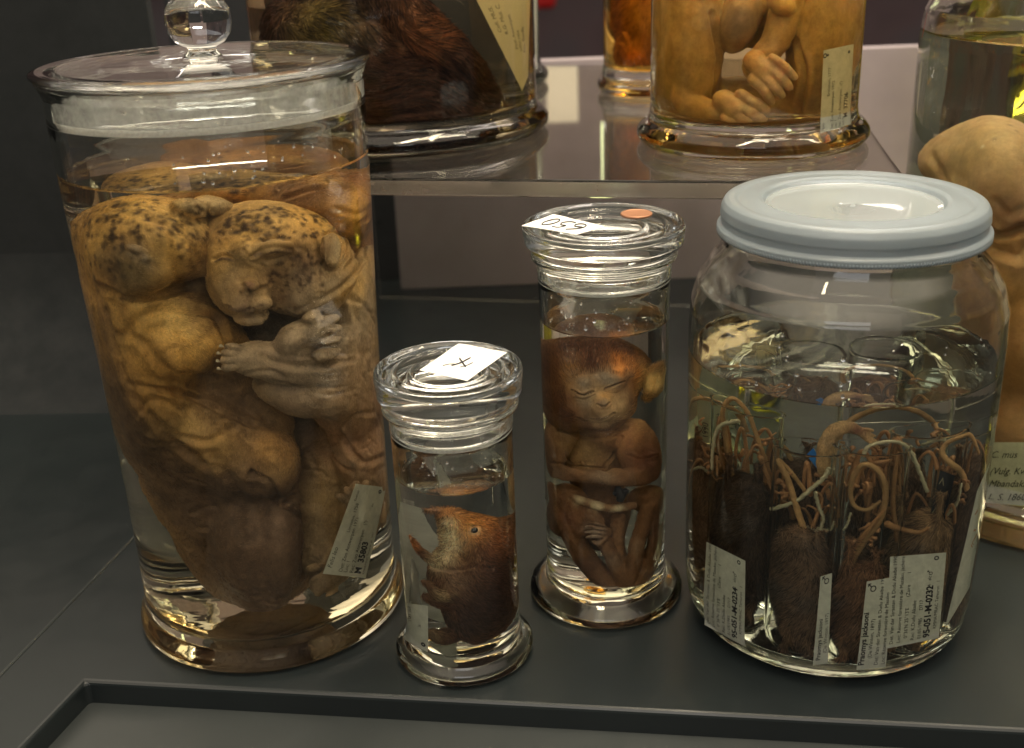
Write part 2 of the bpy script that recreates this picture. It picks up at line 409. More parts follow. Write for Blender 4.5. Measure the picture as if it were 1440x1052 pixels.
def film(name, col, amount, scale=400):
    """thin smear of grease on glass: mostly see-through"""
    m_, t, o = new(name); g = t.nodes.new('ShaderNodeBsdfTransparent')
    d = t.nodes.new('ShaderNodeBsdfDiffuse'); d.inputs[0].default_value = (*col, 1); tr = t.nodes.new('ShaderNodeBsdfTranslucent'); tr.inputs[0].default_value = (*col, 1)
    ad = t.nodes.new('ShaderNodeMixShader'); ad.inputs[0].default_value = .5; lk(t, d.outputs[0], ad.inputs[1]); lk(t, tr.outputs[0], ad.inputs[2])
    n = noise(t, scale, 4, .7); r = ramp(t, n.outputs[0], [(.3, max(0, amount-.25)), (.7, min(1, amount+.25))])
    mx = t.nodes.new('ShaderNodeMixShader'); lk(t, r.outputs[0], mx.inputs[0]); lk(t, g.outputs[0], mx.inputs[1]); lk(t, ad.outputs[0], mx.inputs[2]); lk(t, mx.outputs[0], o.inputs[0]); return m_
M_GREASE = film('joint_grease', (.95, .97, .94), .95, 700)
M_HAZE = film('ground_joint', (.86, .89, .87), .5, 160)
M_HAZE2 = film('ground_stopper', (.86, .89, .87), .13, 300)
M_DROP = glass('water_drop', 1.33)
M_HAIR, t, p = princ('hair', (.3, .2, .1), .6, .3)
a = t.nodes.new('ShaderNodeVertexColor'); a.layer_name = 'Col'; lk(t, a.outputs[0], p.inputs['Base Color'])
M_PLASTIC, t, p = princ('milky_plastic', (.52, .60, .65), .3, .5)
p.inputs['Transmission Weight'].default_value = .72; p.inputs['IOR'].default_value = 1.3; p.inputs['Subsurface Weight'].default_value = 0
p.inputs['Roughness'].default_value = .28
M_LIDMID, t, p = princ('clear_plastic_film', (.46, .52, .54), .06, .7)
p.inputs['Transmission Weight'].default_value = .45; p.inputs['IOR'].default_value = 1.4
M_PAPER, t, p = princ('label_paper', (.60, .62, .53), .8, .2)
n = noise(t, 220, 5, .7); r = ramp(t, n.outputs[0], [(.3, (.50, .52, .44)), (.7, (.66, .68, .58))]); lk(t, r.outputs[0], p.inputs['Base Color'])
M_STICKER, t, p = princ('white_sticker', (.83, .83, .81), .6, .3)
n = noise(t, 260, 6, .75); r = ramp(t, n.outputs[0], [(.28, (.55, .55, .54)), (.42, (.84, .84, .82))]); lk(t, r.outputs[0], p.inputs['Base Color'])
M_YPAPER, t, p = princ('yellowed_paper', (.62, .58, .36), .8, .2)
M_INK = princ('ink', (.015, .015, .02), .6)[0]
# painted metal of the display platform
def paint_mat(name, col, rough):
    m_, t, p = princ(name, col, rough, .5)
    n = noise(t, 7, 5, .6); r = ramp(t, n.outputs[0], [(.3, tuple(c*.82 for c in col)), (.7, tuple(c*1.15 for c in col))]); lk(t, r.outputs[0], p.inputs['Base Color'])
    n2 = noise(t, 1400, 2, .5); b = bump(t, n2.outputs[0], .25, .00015); lk(t, b.outputs[0], p.inputs['Normal'])
    n3 = noise(t, 30, 6, .7); r3 = ramp(t, n3.outputs[0], [(.3, rough*.85), (.75, rough*1.2)]); lk(t, r3.outputs[0], p.inputs['Roughness']); return m_
M_PLAT = paint_mat('platform_paint', (.0140, .0190, .0203), .33)
M_BACK = paint_mat('backdrop_paint', (.37, .32, .34), .6)
M_DARK = paint_mat('dark_panel_paint', (.014, .016, .019), .7)
M_WALL = paint_mat('side_panel_paint', (.012, .0150, .0165), .9)
M_SHELF = glass('acrylic_shelf', 1.49, (.93, .93, .90))
M_FAR, t, p = princ('gallery_wall_paint', (.1, .08, .08), .8)
n = noise(t, 1.6, 3, .5); r = ramp(t, n.outputs[0], [(.3, (.035, .03, .04)), (.5, (.11, .075, .085)), (.7, (.08, .09, .105))]); lk(t, r.outputs[0], p.inputs['Base Color'])
M_RED = princ('red_paint', (.6, .02, .02), .5)[0]
# ------------------------------------------------------------------ the setting
def struct(name, me, mat): return tag(mobj(name, me, mat, smooth=False), kind='structure')
# platform with a sunk tray at the front; the tray's back-left corner is at A
A = on_h(120, 958); B_ = on_h(1440, 1028); A2 = on_h(30, 1052)
dv = (B_-A)/np.linalg.norm(B_-A); dl = (A2-A)/np.linalg.norm(A2-A)
Br = A+dv*1.6; Al = A+dl*.6
poly = [(Br[0], Br[1]), (1.6, 1.9), (-1.4, 1.9), (-1.4, Al[1]), (Al[0], Al[1]), (A[0], A[1])]
struct('display_platform', prism(poly[::-1], -.035, 0, .0022), M_PLAT)
struct('tray_floor', prism([(-1.4, -.5), (2.2, -.5), (2.2, 1.9), (-1.4, 1.9)], -.06, -.013), paint_mat('tray_paint', (.034, .040, .040), .45))
# folded seam across the left of the platform, its highlight painted in lighter
a, b = on_h(330, 610), on_h(-60, 1012)
sm = tube([a+np.array([0, 0, -.0002]), (a+b)/2+np.array([0, 0, -.0002]), b+np.array([0, 0, -.0002])], .0011, 8)
struct('platform_seam', sm, paint_mat('seam_highlight_paint', (.04, .047, .047), .35))
# back board
struct('back_board', box(-.106, .95, 1.085, 1.10, 0, .215, .001), M_BACK)
struct('dark_board', box(-.31, -.105, 1.12, 1.135, 0, .30, .001), M_DARK)
wl = np.array(on_h(0, 500)); wr = np.array(on_h(240, 500))
cv = [(-.02, -.0010), (.0, -.0004)]+[(.10*math.sin(a_), .10-.0994*math.cos(a_)) for a_ in np.linspace(.05, math.pi/2, 12)]+[(.10, .31), (.112, .31), (.112, -.002), (0, -.002)]
vs = [(x_, y0_+d_, z_) for x_, y0_ in ((-1.3, .86), (-.262, .80)) for d_, z_ in cv]; n_ = len(cv)
struct('side_board', mesh(vs, [(i, i+1, n_+i+1, n_+i) for i in range(n_-1)]+[(n_-1, 0, n_, 2*n_-1), tuple(range(n_-1, -1, -1)), tuple(range(n_, 2*n_))]), M_WALL)
bpy.data.objects['side_board'].data.polygons.foreach_set('use_smooth', [i < 13 for i in range(len(bpy.data.objects['side_board'].data.polygons))])
struct('gallery_floor', prism([(-6, 1.95), (6, 1.95), (6, 7), (-6, 7)], -1.0, -.9), paint_mat('gallery_floor_paint', (.05, .04, .042), .5))
struct('gallery_wall', box(-6, 6, 4.2, 4.3, -.9, 2.6), M_FAR)
# acrylic shelf on two posts
shelf = empty('acrylic_shelf', (.07, .7, .207), 'clear acrylic shelf carrying the large jars at the back, its front edge catching light', 'shelf')
e0, e1 = on_h(520, 251, .217), on_h(1010, 255, .217); r0, r1 = on_h(1190, 130, .217), on_h(1272, 244, .217)
d0 = (e1-e0)/np.linalg.norm(e1-e0); fl = e0-d0*.105; t_ = None
dr = (r0-r1)/np.linalg.norm(r0-r1)
fr = e0+d0*(np.linalg.norm(e1-e0)+.092)
br = fr+dr*.44; bl = br-d0*.405
mobj('top_plate', prism([fl[:2], fr[:2], br[:2], bl[:2]], .2075, .217, .0012), M_SHELF, shelf, smooth=False)
for q, nx in ((fr, -1), (br, -1)):
    pass
ed = frost('polished_acrylic_edge', (.42, .36, .30), .25, .24, 60)
fe = fr-d0*.002; fs_ = fl+d0*.002; o_ = np.array([d0[1], -d0[0], 0])*.0006
mobj('front_edge', prism([(fs_+o_)[:2], (fe+o_)[:2], (fe+o_*.1)[:2], (fs_+o_*.1)[:2]], .2085, .216), ed, shelf, smooth=False)
def post(x, y): mobj('post', lathe([(0, 0), (.005, 0), (.005, .2073), (0, .2073)], x, y, 24), M_SHELF, shelf)
post(-.155, .80)
bo = np.array([br[0]-bl[0], br[1]-bl[1]]); bo /= np.linalg.norm(bo); pn = np.array([-bo[1], bo[0]])*.006
mobj('back_support', prism([bl[:2]-pn*.2, br[:2]-pn*.2, br[:2]-pn*1.2, bl[:2]-pn*1.2], 0, .2073, .0008), M_SHELF, shelf, smooth=False)
# ------------------------------------------------------------------ jars
def jar(name, loc, label, cat, prof_out, ri, level, floor, tint, liq=None, group=None, glassmat=None, seg=96, lip=None, wob=.003):
    """prof_out runs from the centre of the underside up the outside to the lip's top; ri/inner list runs from the lip down to the liquid line"""
    x, y = loc[:2]; z0 = loc[2] if len(loc) > 2 else 0
    root = empty(name, (x, y, z0), label, cat, group)
    inner = ri if isinstance(ri, list) else [(ri, prof_out[-1][1]-.0005), (ri, level)]
    ro = inner[-1][0]
    pr = rounded([(r, h+z0) for r, h in prof_out]+[(r, h+z0) for r, h in inner], .0014, 4)
    pr = [(r, h) for r, h in pr]
    o1 = mobj('glass_body', lathe(pr, x, y, seg, wob), glassmat or M_GLASS, root)
    if liq is None: liq = [(0, floor+.0012), (ro*.55, floor+.0006), (ro-.006, floor), (ro-.0015, floor+.0022), (ro, floor+.007), (ro, (floor+level)/2), (ro, level)]
    lp = [(r, h+z0) for r, h in liq]
    top = [(ro, level+z0), (ro-.0006, level-.0006+z0), (ro-.0025, level-.0011+z0), (0, level-.0011+z0)]
    n1 = len(lp)
    me = lathe(lp+top[1:], x, y, seg, wob); mats = liquid_mats(name+'_liquid', tint)
    o2 = mobj('preserving_liquid', me, mats, root)
    me.polygons.foreach_set('material_index', [1 if sum(me.vertices[i].co.z for i in p_.vertices)/len(p_.vertices) > level+z0-.0012 and (p_.normal.z > .3) else 0 for p_ in me.polygons])
    return root
def drops(root, x, y, r, z0, z1, n, a0, a1, rad=(.0002, .0009), seed=1, rf=None):
    """condensation on the inside of the glass"""
    rng = random.Random(seed); ms = []
    for _ in range(n):
        a = rng.uniform(a0, a1); h = rng.uniform(z0, z1); q = rad[0]+(rad[1]-rad[0])*rng.random()**2.5; rr = (rf(h) if rf else r)
        c = Vector((x+rr*math.cos(a), y+rr*math.sin(a), h)); nrm = Vector((-math.cos(a), -math.sin(a), 0)); tg = Vector((-math.sin(a), math.cos(a), 0))
        vs = []; fs = []; K = 8
        for i, (u, hh) in enumerate(((1, 0), (.75, .22), (.35, .32))):
            for k in range(K):
                b = 2*math.pi*k/K; vs.append(c+tg*(q*u*math.cos(b))+Vector((0, 0, q*u*1.25*math.sin(b)))+nrm*(q*hh))
        vs.append(c+nrm*(q*.36))
        for i in range(2):
            for k in range(K): k2 = (k+1) % K; fs.append((i*K+k, (i+1)*K+k, (i+1)*K+k2, i*K+k2))
        for k in range(K): fs.append((2*K+k, 3*K, 2*K+(k+1) % K))
        fs.append(tuple(range(K))); ms.append(mesh(vs, fs))
    return mobj('condensation', join(ms), M_DROP, root)
# camera-facing azimuth of a jar
def faz(x, y): return math.atan2(-y, -x)

# --- big jar of lion cubs
LX, LY = -.1354, .5409
jl = jar('specimen_jar', (LX, LY), 'largest glass jar at left, ball-knobbed lid, packed with spotted lion cubs', 'specimen jar',
         [(0, .004), (.05, .0035), (.062, 0), (.068, 0), (.0712, .003), (.0706, .0075), (.0678, .013), (.0668, .022), (.0672, .08), (.0685, .15), (.0706, .215), (.0718, .25), (.0720, .268), (.0722, .279), (.0748, .2850)],
         [(.0725, .2852), (.0690, .2790), (.0690, .2690), (.0683, .262), (.0683, .2445)], .2445, .014, (.97, .945, .87),
         liq=[(0, .0150), (.035, .0142), (.056, .0128), (.0625, .016), (.0642, .024), (.0646, .08), (.0658, .15), (.0676, .215), (.0683, .2445)])
lid = mobj('lid', lathe(rounded([(0, .2835), (.064, .2835), (.068, .270), (.0683, .2700), (.0686, .284), (.0745, .2857), (.0762, .2868), (.0760, .2885), (.0735, .2893), (.069, .2885), (.066, .2893), (.05, .2896), (.03, .2902), (.0085, .2906),
       (.0075, .292), (.0062, .2935), (.0066, .2948), (.0105, .2965), (.0138, .3005), (.0150, .3060), (.0141, .3115), (.0108, .3165), (.006, .3192), (0, .3200)], .0012, 4), LX, LY, 96), M_LIDGLASS, jl)
mobj('ground_joint', lathe([(.0688, .2700), (.0688, .2790), (.0700, .2822)], LX, LY, 96), M_HAZE, jl)
mobj('sealing_grease', lathe([(.0689, .2668), (.0683, .2668), (.0678, .2684), (.0683, .2698), (.0689, .2698)], LX, LY, 96, .001), M_GREASE, jl)
drops(jl, LX, LY, .0684, .247, .262, 90, faz(LX, LY)-.3, faz(LX, LY)+1.35, (.0002, .0008), 3)

def small_jar(name, x, y, label, top, R, Rb, Rf, lvl, tint, k, col0):
    """straight jar with a wide foot and a dished glass stopper; k is the lid radius"""
    r = R; ri = R-.0022
    root = jar(name, (x, y), label, 'specimen jar',
        [(0, .003), (Rf*.6, .0028), (Rf*.8, 0), (Rf-.003, 0), (Rf, .0025), (Rf-.0004, .006), (Rf-.0042, .0098), (Rb+.0006, .0135), (Rb, .019), (Rb+.0002, .06), (r, lvl), (r+.0002, col0-.003), (r+.0006, col0+.001), (r+.0006, col0+.0072), (r+.0034, col0+.0090), (r+.0034, col0+.0114)],
        [(r+.0010, col0+.0114), (r-.0004, col0+.0085), (r-.0008, col0), (ri, col0-.004), (ri, lvl)], lvl, .0105, tint, seg=80)
    z = col0+.0122
    pl = [(0, col0+.003), (r-.008, col0+.003), (r-.0065, col0-.0012), (r-.0012, col0-.0012), (r-.0006, col0+.0085), (r+.0012, z), (k-.0035, z+.0012), (k-.0008, z+.0045), (k, top-.0025), (k-.0006, top-.0002), (k-.0018, top)]
    dish = [(k-.0042, top-.0012), (k-.0085, top-.0016), (k-.0098, top-.0004), (k-.0106, top-.0018), (k*.55, top-.0030), (k*.50, top-.0016), (k*.46, top-.0030), (k*.22, top-.0040), (0, top-.0042)]
    mobj('lid', lathe(rounded(pl+dish, .0008, 3), x, y, 80), M_LIDGLASS, root)
    mobj('ground_joint', lathe([(r-.0007, col0), (r-.0003, col0+.0080)], x, y, 80), M_HAZE2, root)
    mobj('sealing_grease', lathe([(r-.0006, col0-.0022), (r-.0014, col0-.0022), (r-.0017, col0-.0010), (r-.0013, col0), (r-.0006, col0+.0001)], x, y, 80, .002), M_GREASE, root)
    return root
SX, SY = -.0293, .4877
js = small_jar('specimen_jar', SX, SY, 'short glass jar in front holding an upright orange shrew, clear lid with white sticker', .1545, .0286, .0283, .0350, .1025, (.975, .975, .94), .0346, .1262)
drops(js, SX, SY, .0264, .106, .119, 60, faz(SX, SY)-1.2, faz(SX, SY)+1.2, (.0002, .0008), 5)
MX, MY = .047, .5369
jm = small_jar('specimen_jar', MX, MY, 'tall narrow glass jar with infant monkey, lid bearing white tag and copper coin', .2066, .0322, .0317, .0415, .1590, (.975, .97, .92), .0395, .1812)
drops(jm, MX, MY, .0300, .161, .176, 90, faz(MX, MY)-1.3, faz(MX, MY)+1.3, (.0002, .00085), 6)

# --- wide jar with a milky plastic lid
WX, WY = .159, .512
wprof = [(0, .0035), (.048, .003), (.056, 0), (.0605, .0005), (.0665, .0045), (.0703, .012), (.0716, .024), (.0722, .06), (.0730, .12), (.0732, .158), (.0722, .172), (.0690, .183), (.0630, .1925), (.0575, .1985), (.0556, .2025), (.0556, .2145)]
jw = jar('specimen_jar', (WX, WY), 'wide-shouldered glass jar at right with milky white plastic lid, crowded with test tubes', 'specimen jar',
         wprof, [(.0530, .2145), (.0530, .2025), (.0552, .197), (.0612, .190), (.0670, .1808), (.0700, .171), (.0710, .158), (.0709, .1475)], .1475, .006, (.97, .975, .93),
         liq=[(0, .0085), (.04, .0078), (.056, .0068), (.0635, .0095), (.0680, .0165), (.0696, .026), (.0701, .06), (.0708, .12), (.0709, .1475)])
pl = [(.0560, .2045), (.0606, .2045), (.0612, .2055), (.0612, .2078), (.0600, .2088), (.0590, .2092), (.0590, .2120), (.0598, .2128), (.0594, .2168), (.0580, .2195), (.0560, .2205), (.0535, .2205), (.0515, .2196), (.0480, .2198), (.0425, .2206), (.0405, .2198), (.0395, .2180), (.0370, .2173), (.0366, .2172), (0, .2172), (0, .2160), (.0380, .2163), (.0425, .2185), (.0545, .2188), (.0570, .2160), (.0572, .2060), (.0560, .2045)]
plid = mobj('lid', lathe(rounded(pl, .0006, 3), WX, WY, 128), [M_PLASTIC, M_LIDMID], jw)
plid.data.polygons.foreach_set('material_index', [1 if math.hypot(p_.center.x-WX, p_.center.y-WY) < .0385 else 0 for p_ in plid.data.polygons])
ms = []
for k in range(260):   # knurled grip under the flange
    a = 2*math.pi*k/260; c = Vector((WX+.0608*math.cos(a), WY+.0608*math.sin(a), 0)); u = Vector((math.cos(a), math.sin(a), 0)); v = Vector((-u.y, u.x, 0))
    q = [c+u*.0004+v*.0003, c+u*.0004-v*.0003, c-u*.0007-v*.0004, c-u*.0007+v*.0004]
    vs = [tuple(p_+Vector((0, 0, z))) for z in (.2047, .2066) for p_ in q]
    ms.append(mesh(vs, [(3, 2, 1, 0), (4, 5, 6, 7), (0, 1, 5, 4), (1, 2, 6, 5), (2, 3, 7, 6), (3, 0, 4, 7)]))
mobj('grip_ribs', join(ms), M_PLASTIC, plid)
def wri(h):
    pts = [(.1475, .0709), (.158, .0710), (.171, .0700), (.1808, .0670), (.190, .0612), (.197, .0552)]
    return np.interp(h, [q[0] for q in pts], [q[1] for q in pts])
drops(jw, WX, WY, .07, .150, .176, 90, faz(WX, WY)-1.4, faz(WX, WY)+1.4, (.0002, .0010), 8, wri)
# ------------------------------------------------------------------ specimens
JL = Jar(LX, LY, .070); JS = Jar(SX, SY, .0285); JM = Jar(MX, MY, .0320); JW = Jar(WX, WY, .0728)
M_FUR = flesh('wet_fur', .6, .8, .3, .35); M_SKIN = flesh('wet_skin', .5, 0, .35, .22); M_LIONFUR = flesh('spotted_fur', .55, .45, .3, .34)
OC = (.66, .35, .07); OCL = (.88, .57, .18); GB = (.24, .155, .085); DK = (.055, .025, .011); PL = (.50, .40, .28); RB = (.27, .13, .05); UM = (.10, .06, .035)
def spots(S, cx, cy_, w, h, n, seed, r=(1.0, 2.2), a=.85, col=DK):
    rng = random.Random(seed); res = []
    for _ in range(n):
        q = rng.random()**.5; b = rng.uniform(0, 2*math.pi); x, y = cx+w*q*math.cos(b), cy_+h*q*math.sin(b); rr = rng.uniform(*r)*.86
        res.append((x, y, rr, col, a*rng.uniform(.5, 1)))
        if rng.random() < .6: res.append((x+rng.uniform(-5, 5), y+rng.uniform(-4, 4), rr*.8, col, a*.8))
    return res
def paw(S, x, y, ang, dep, size=1., claws=True, spread=.34, fingers=4, flen=20, palm=7., fr=1.6, k=.0006, curl=.35, gap=8.):
    """hand or paw: a palm and separate unequal fingers, each bent"""
    tips = []; a0 = math.radians(ang)
    S.limb([(x-14*size*math.cos(a0), y-14*size*math.sin(a0), dep-.003, palm*.85*size), (x+4*size*math.cos(a0), y+4*size*math.sin(a0), dep, palm*size*.92)], k=.003)
    for i in range(fingers):
        u = i-(fingers-1)/2; L = flen*size*(1-.10*abs(u)); b = a0+spread*u; ox, oy = -math.sin(a0)*u*gap*size, math.cos(a0)*u*gap*size
        p0 = (x+ox, y+oy, dep+.002, fr*size); p1 = (x+ox+.62*L*math.cos(b), y+oy+.62*L*math.sin(b), dep+.004, fr*size); p2 = (x+ox+L*math.cos(b), y+oy+L*math.sin(b)+curl*6*size, dep+.001, fr*size*.8)
        S.limb([p0, p1, p2], k=k, n=2); tips.append((p2[0]+4*size*math.cos(b), p2[1]+4*size*math.sin(b), dep))
    return tips
# --- cub A, left
def wmat(): return M_LIONFUR
SA = Sculpt(JL, (LX-.066, LY-.066, .016), (LX+.066, LY+.066, .243), .00095)
SA.blob(190, 520, 46, 110, .006, .030, -10, .010)
SA.blob(280, 600, 88, 80, .004, .030, 38, .012)
SA.limb([(200, 420, .000, 22), (255, 560, -.002, 26), (330, 680, -.006, 26), (372, 800, -.006, 22)], k=.010)
SA.blob(366, 780, 56, 96, .000, .034, -8, .008)
SA.begin(); SA.blob(238, 482, 88, 50, .020, .030, -8, .005); SA.blob(200, 500, 46, 60, .014, .028, 0, .008); SA.blob(215, 560, 50, 60, .014, .028, -20, .010); SA.end(.010)
SA.begin(); SA.blob(326, 640, 74, 54, .018, .020, 28, .008); SA.blob(386, 648, 36, 50, .026, .018, -20, .008); SA.blob(300, 600, 60, 44, .018, .020, 35, .012); SA.end(.009)
SA.begin(); SA.blob(392, 772, 33, 72, .024, .018, 0, .004); SA.blob(345, 770, 50, 90, .014, .022, -10, .006); SA.end(.004)
SA.begin(); SA.limb([(300, 470, .024, 11), (345, 560, .016, 10), (380, 600, .014, 9)], k=.004); SA.end(.002)
SA.blob(180, 425, 52, 50, .010, .034, 0, .012); SA.blob(255, 425, 50, 40, .006, .030, 0, .012)
SA.begin()
SA.blob(212, 325, 92, 66, .010, .040, 8, .006); SA.blob(160, 360, 46, 62, .012, .034, 0, .010); SA.blob(285, 350, 42, 58, .000, .034, 0, .010)
SA.blob(196, 378, 44, 30, .040, .014, 6, .006)
SA.blob(298, 276, 34, 16, .022, .012, 10, .004)
SA.end(.005)
SA.blob(262, 281, 27, 17, .030, .010, 8, .0012)
SA.blob(188, 350, 20, 5.5, .0515, .006, 14, .0008); SA.blob(203, 364, 9, 8, .0525, .005, 50, .0008); SA.blob(199, 378, 5, 8, .0525, .004, 0, .0008)
SA.clip(LX, LY, .0640, .003)
rg0 = random.Random(31)
pa = [(230, 330, 60, OC, .5), (150, 330, 30, OC, .8), (230, 300, 35, OCL, .7), (300, 280, 15, (.5, .4, .25), .8), (190, 350, 20, OCL, .35), (190, 385, 17, (.16, .14, .09), .75), (165, 375, 13, (.14, .12, .07), .6),
      (255, 445, 26, OCL, .95), (320, 450, 14, OC, .8), (200, 520, 40, OC, .5), (260, 570, 22, OC, .7), (240, 600, 12, OCL, .6), (390, 640, 17, OC, .95), (400, 670, 9, OCL, .4), (270, 640, 30, GB, .8), (390, 740, 36, (.24, .155, .11), .9), (350, 840, 44, (.13, .085, .06), .9), (310, 720, 34, (.11, .075, .055), .9),  # brown lower body, with its fade into shade painted in
      (180, 600, 30, UM, .6), (280, 400, 16, UM, .7), (330, 520, 12, UM, .5), (262, 283, 6, (.42, .33, .2), .7), (190, 352, 4, PL, .95), (204, 366, 3.5, PL, .9), (150, 430, 15, RB, .5)]
for _ in range(26): pa.append((rg0.uniform(120, 300), rg0.uniform(265, 640), rg0.uniform(4, 11), rg0.choice([RB, (.20, .11, .04), (.80, .50, .14), (.36, .22, .11)]), .5))
pa += spots(SA, 150, 330, 50, 68, 95, 1, (.9, 2.0), .8) + spots(SA, 215, 295, 70, 32, 60, 2, (.8, 1.6), .9) + spots(SA, 270, 330, 30, 44, 50, 3, (.7, 1.5), .75) + spots(SA, 150, 400, 30, 40, 20, 4, (1, 2), .45)
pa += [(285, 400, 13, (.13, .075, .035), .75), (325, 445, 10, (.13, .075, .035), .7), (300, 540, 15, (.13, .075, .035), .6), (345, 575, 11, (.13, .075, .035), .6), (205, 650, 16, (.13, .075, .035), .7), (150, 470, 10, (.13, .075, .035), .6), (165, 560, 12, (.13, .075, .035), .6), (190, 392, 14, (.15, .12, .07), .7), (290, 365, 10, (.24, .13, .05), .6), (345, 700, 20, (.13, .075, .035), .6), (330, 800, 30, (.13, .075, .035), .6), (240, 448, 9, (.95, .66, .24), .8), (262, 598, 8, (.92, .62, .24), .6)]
ca = [([(243, 296), (250, 276), (268, 268), (286, 277), (291, 296)], 1.1, 1.0), ([(255, 292), (272, 283), (284, 290)], .8, .5), ([(141, 404), (194, 418), (240, 410), (288, 392)], 2.2, 2.6), ([(179, 465), (205, 443), (251, 433), (300, 442), (318, 472)], 2.2, 1.8),
      ([(200, 560), (230, 600), (290, 620), (330, 600)], 1.6, 1.2), ([(190, 585), (215, 560), (250, 575)], 1.5, 1.), ([(356, 664), (380, 680), (395, 706), (416, 698)], 1.6, 2.2), ([(395, 712), (419, 728), (424, 780), (421, 815)], 1.6, 2.4),
      ([(210, 500), (240, 520), (300, 530)], 2, 1.2), ([(180, 540), (225, 545), (280, 560)], 1.6, 1.0), ([(300, 640), (340, 700), (350, 760)], 2.4, 1.6), ([(165, 470), (200, 480), (235, 520), (250, 560)], 2.2, 1.6), ([(150, 440), (165, 500), (190, 560), (240, 615), (290, 655)], 2.6, 2.), ([(225, 545), (270, 560), (320, 585), (360, 600)], 1.6, 1.2), ([(250, 470), (290, 480), (310, 520)], 1.4, .8), ([(120, 300), (135, 270), (165, 262)], 1.2, .8), ([(205, 300), (235, 315), (250, 350), (245, 390)], 2.4, 1.), ([(320, 600), (350, 640), (352, 668)], 1.6, 1.2), ([(160, 480), (185, 540), (210, 610)], 1.8, 1.),
      ([(240, 310), (262, 330), (280, 372)], 1.6, .8), ([(150, 290), (175, 272), (210, 265)], 1.5, .4)]
rg = random.Random(3)
for _ in range(60):
    x, y = rg.uniform(150, 400), rg.uniform(470, 860); dx, dy = rg.uniform(10, 34), rg.uniform(-14, 22)
    ca.append(([(x, y), (x+dx*.5, y+dy*.5+rg.uniform(-5, 5)), (x+dx, y+dy)], rg.uniform(.7, 1.4), rg.uniform(.25, .7)))
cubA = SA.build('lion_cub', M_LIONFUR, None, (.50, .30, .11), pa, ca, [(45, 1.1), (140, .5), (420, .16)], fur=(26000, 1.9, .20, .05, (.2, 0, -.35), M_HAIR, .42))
tag(cubA, 'lion cub at the left of the jar, head bowed, back running down the glass', 'animal specimen', 'lion cubs packed in the largest jar')
del SA
# --- cub B, front right
SB = Sculpt(JL, (LX-.056, LY-.066, .018), (LX+.066, LY+.045, .240), .00078)
SB.blob(515, 440, 46, 90, .002, .030, -6, .010); SB.blob(508, 545, 54, 70, .004, .034, 0, .010)
SB.blob(528, 640, 40, 84, .004, .028, -14, .006)
SB.blob(400, 480, 90, 56, -.012, .022, 0, .008); SB.blob(440, 600, 50, 60, -.014, .020, 0, .008)
SB.begin(); SB.blob(445, 548, 80, 36, .028, .020, 5, .005); SB.blob(500, 540, 40, 50, .020, .022, 0, .006); SB.end(.003)
SB.begin()
SB.blob(392, 345, 102, 72, .022, .030, 18, .006)
SB.blob(335, 385, 48, 60, .030, .024, 0, .009)
SB.blob(342, 408, 30, 26, .0440, .014, 10, .005); SB.blob(334, 424, 17, 12, .052, .006, 0, .003); SB.blob(364, 425, 20, 12, .052, .006, 0, .003); SB.blob(352, 400, 13, 7, .0565, .0045, 0, .0012)
SB.blob(445, 398, 60, 42, .026, .025, -14, .009)
SB.blob(350, 352, 22, 20, .048, .008, 0, .004); SB.blob(388, 346, 24, 11, .050, .006, -6, .003)
SB.end(.0014)
SB.begin(); SB.blob(352, 443, 26, 11, .040, .013, -4, .003); SB.end(.0008)
SB.blob(467, 352, 15.5, 24, .0455, .0075, -8, .0008)
SB.begin()
SB.limb([(505, 520, .030, 11), (430, 516, .040, 9), (380, 508, .044, 7.5), (350, 503, .046, 6.5)], k=.004)
cl1 = paw(SB, 336, 502, 186, .0480, .9, flen=24, spread=.10, fr=1.6, palm=6.4, gap=9.5)
SB.end(.0012)
SB.begin()
SB.limb([(520, 470, .026, 9), (450, 492, .036, 8), (405, 490, .045, 7)], k=.003)
SB.blob(412, 474, 24, 19, .047, .009, -30, .003); SB.blob(440, 464, 30, 20, .047, .008, -20, .003)
for (x, y, w_, h_, a_) in ((440, 446, 15, 9, -8), (468, 450, 18, 9, 8), (476, 465, 17, 7.5, 12), (473, 480, 18, 7.5, -4), (464, 498, 22, 9, -8)): SB.blob(x, y, w_, h_, .0500, .0062, a_, .0005)
SB.end(.0010)
SB.begin()
SB.limb([(470, 640, .004, 13), (462, 720, .008, 11), (455, 790, .012, 9)], k=.004); cl2 = paw(SB, 462, 815, 150, .022, 1.1, flen=20, fr=2.0, palm=7, gap=11); SB.end(.0015)
SB.begin()
SB.limb([(520, 660, .014, 14), (508, 740, .016, 11), (475, 800, .016, 8)], k=.004); SB.end(.0015)
SB.begin(); cl3 = paw(SB, 500, 700, 250, .030, 1.0, flen=20, fr=1.7, palm=6, gap=10); cl4 = paw(SB, 545, 725, 80, .024, .9, flen=18, fr=1.7, palm=6, gap=10); SB.end(.0012)
SB.clip(LX, LY, .0640, .003)
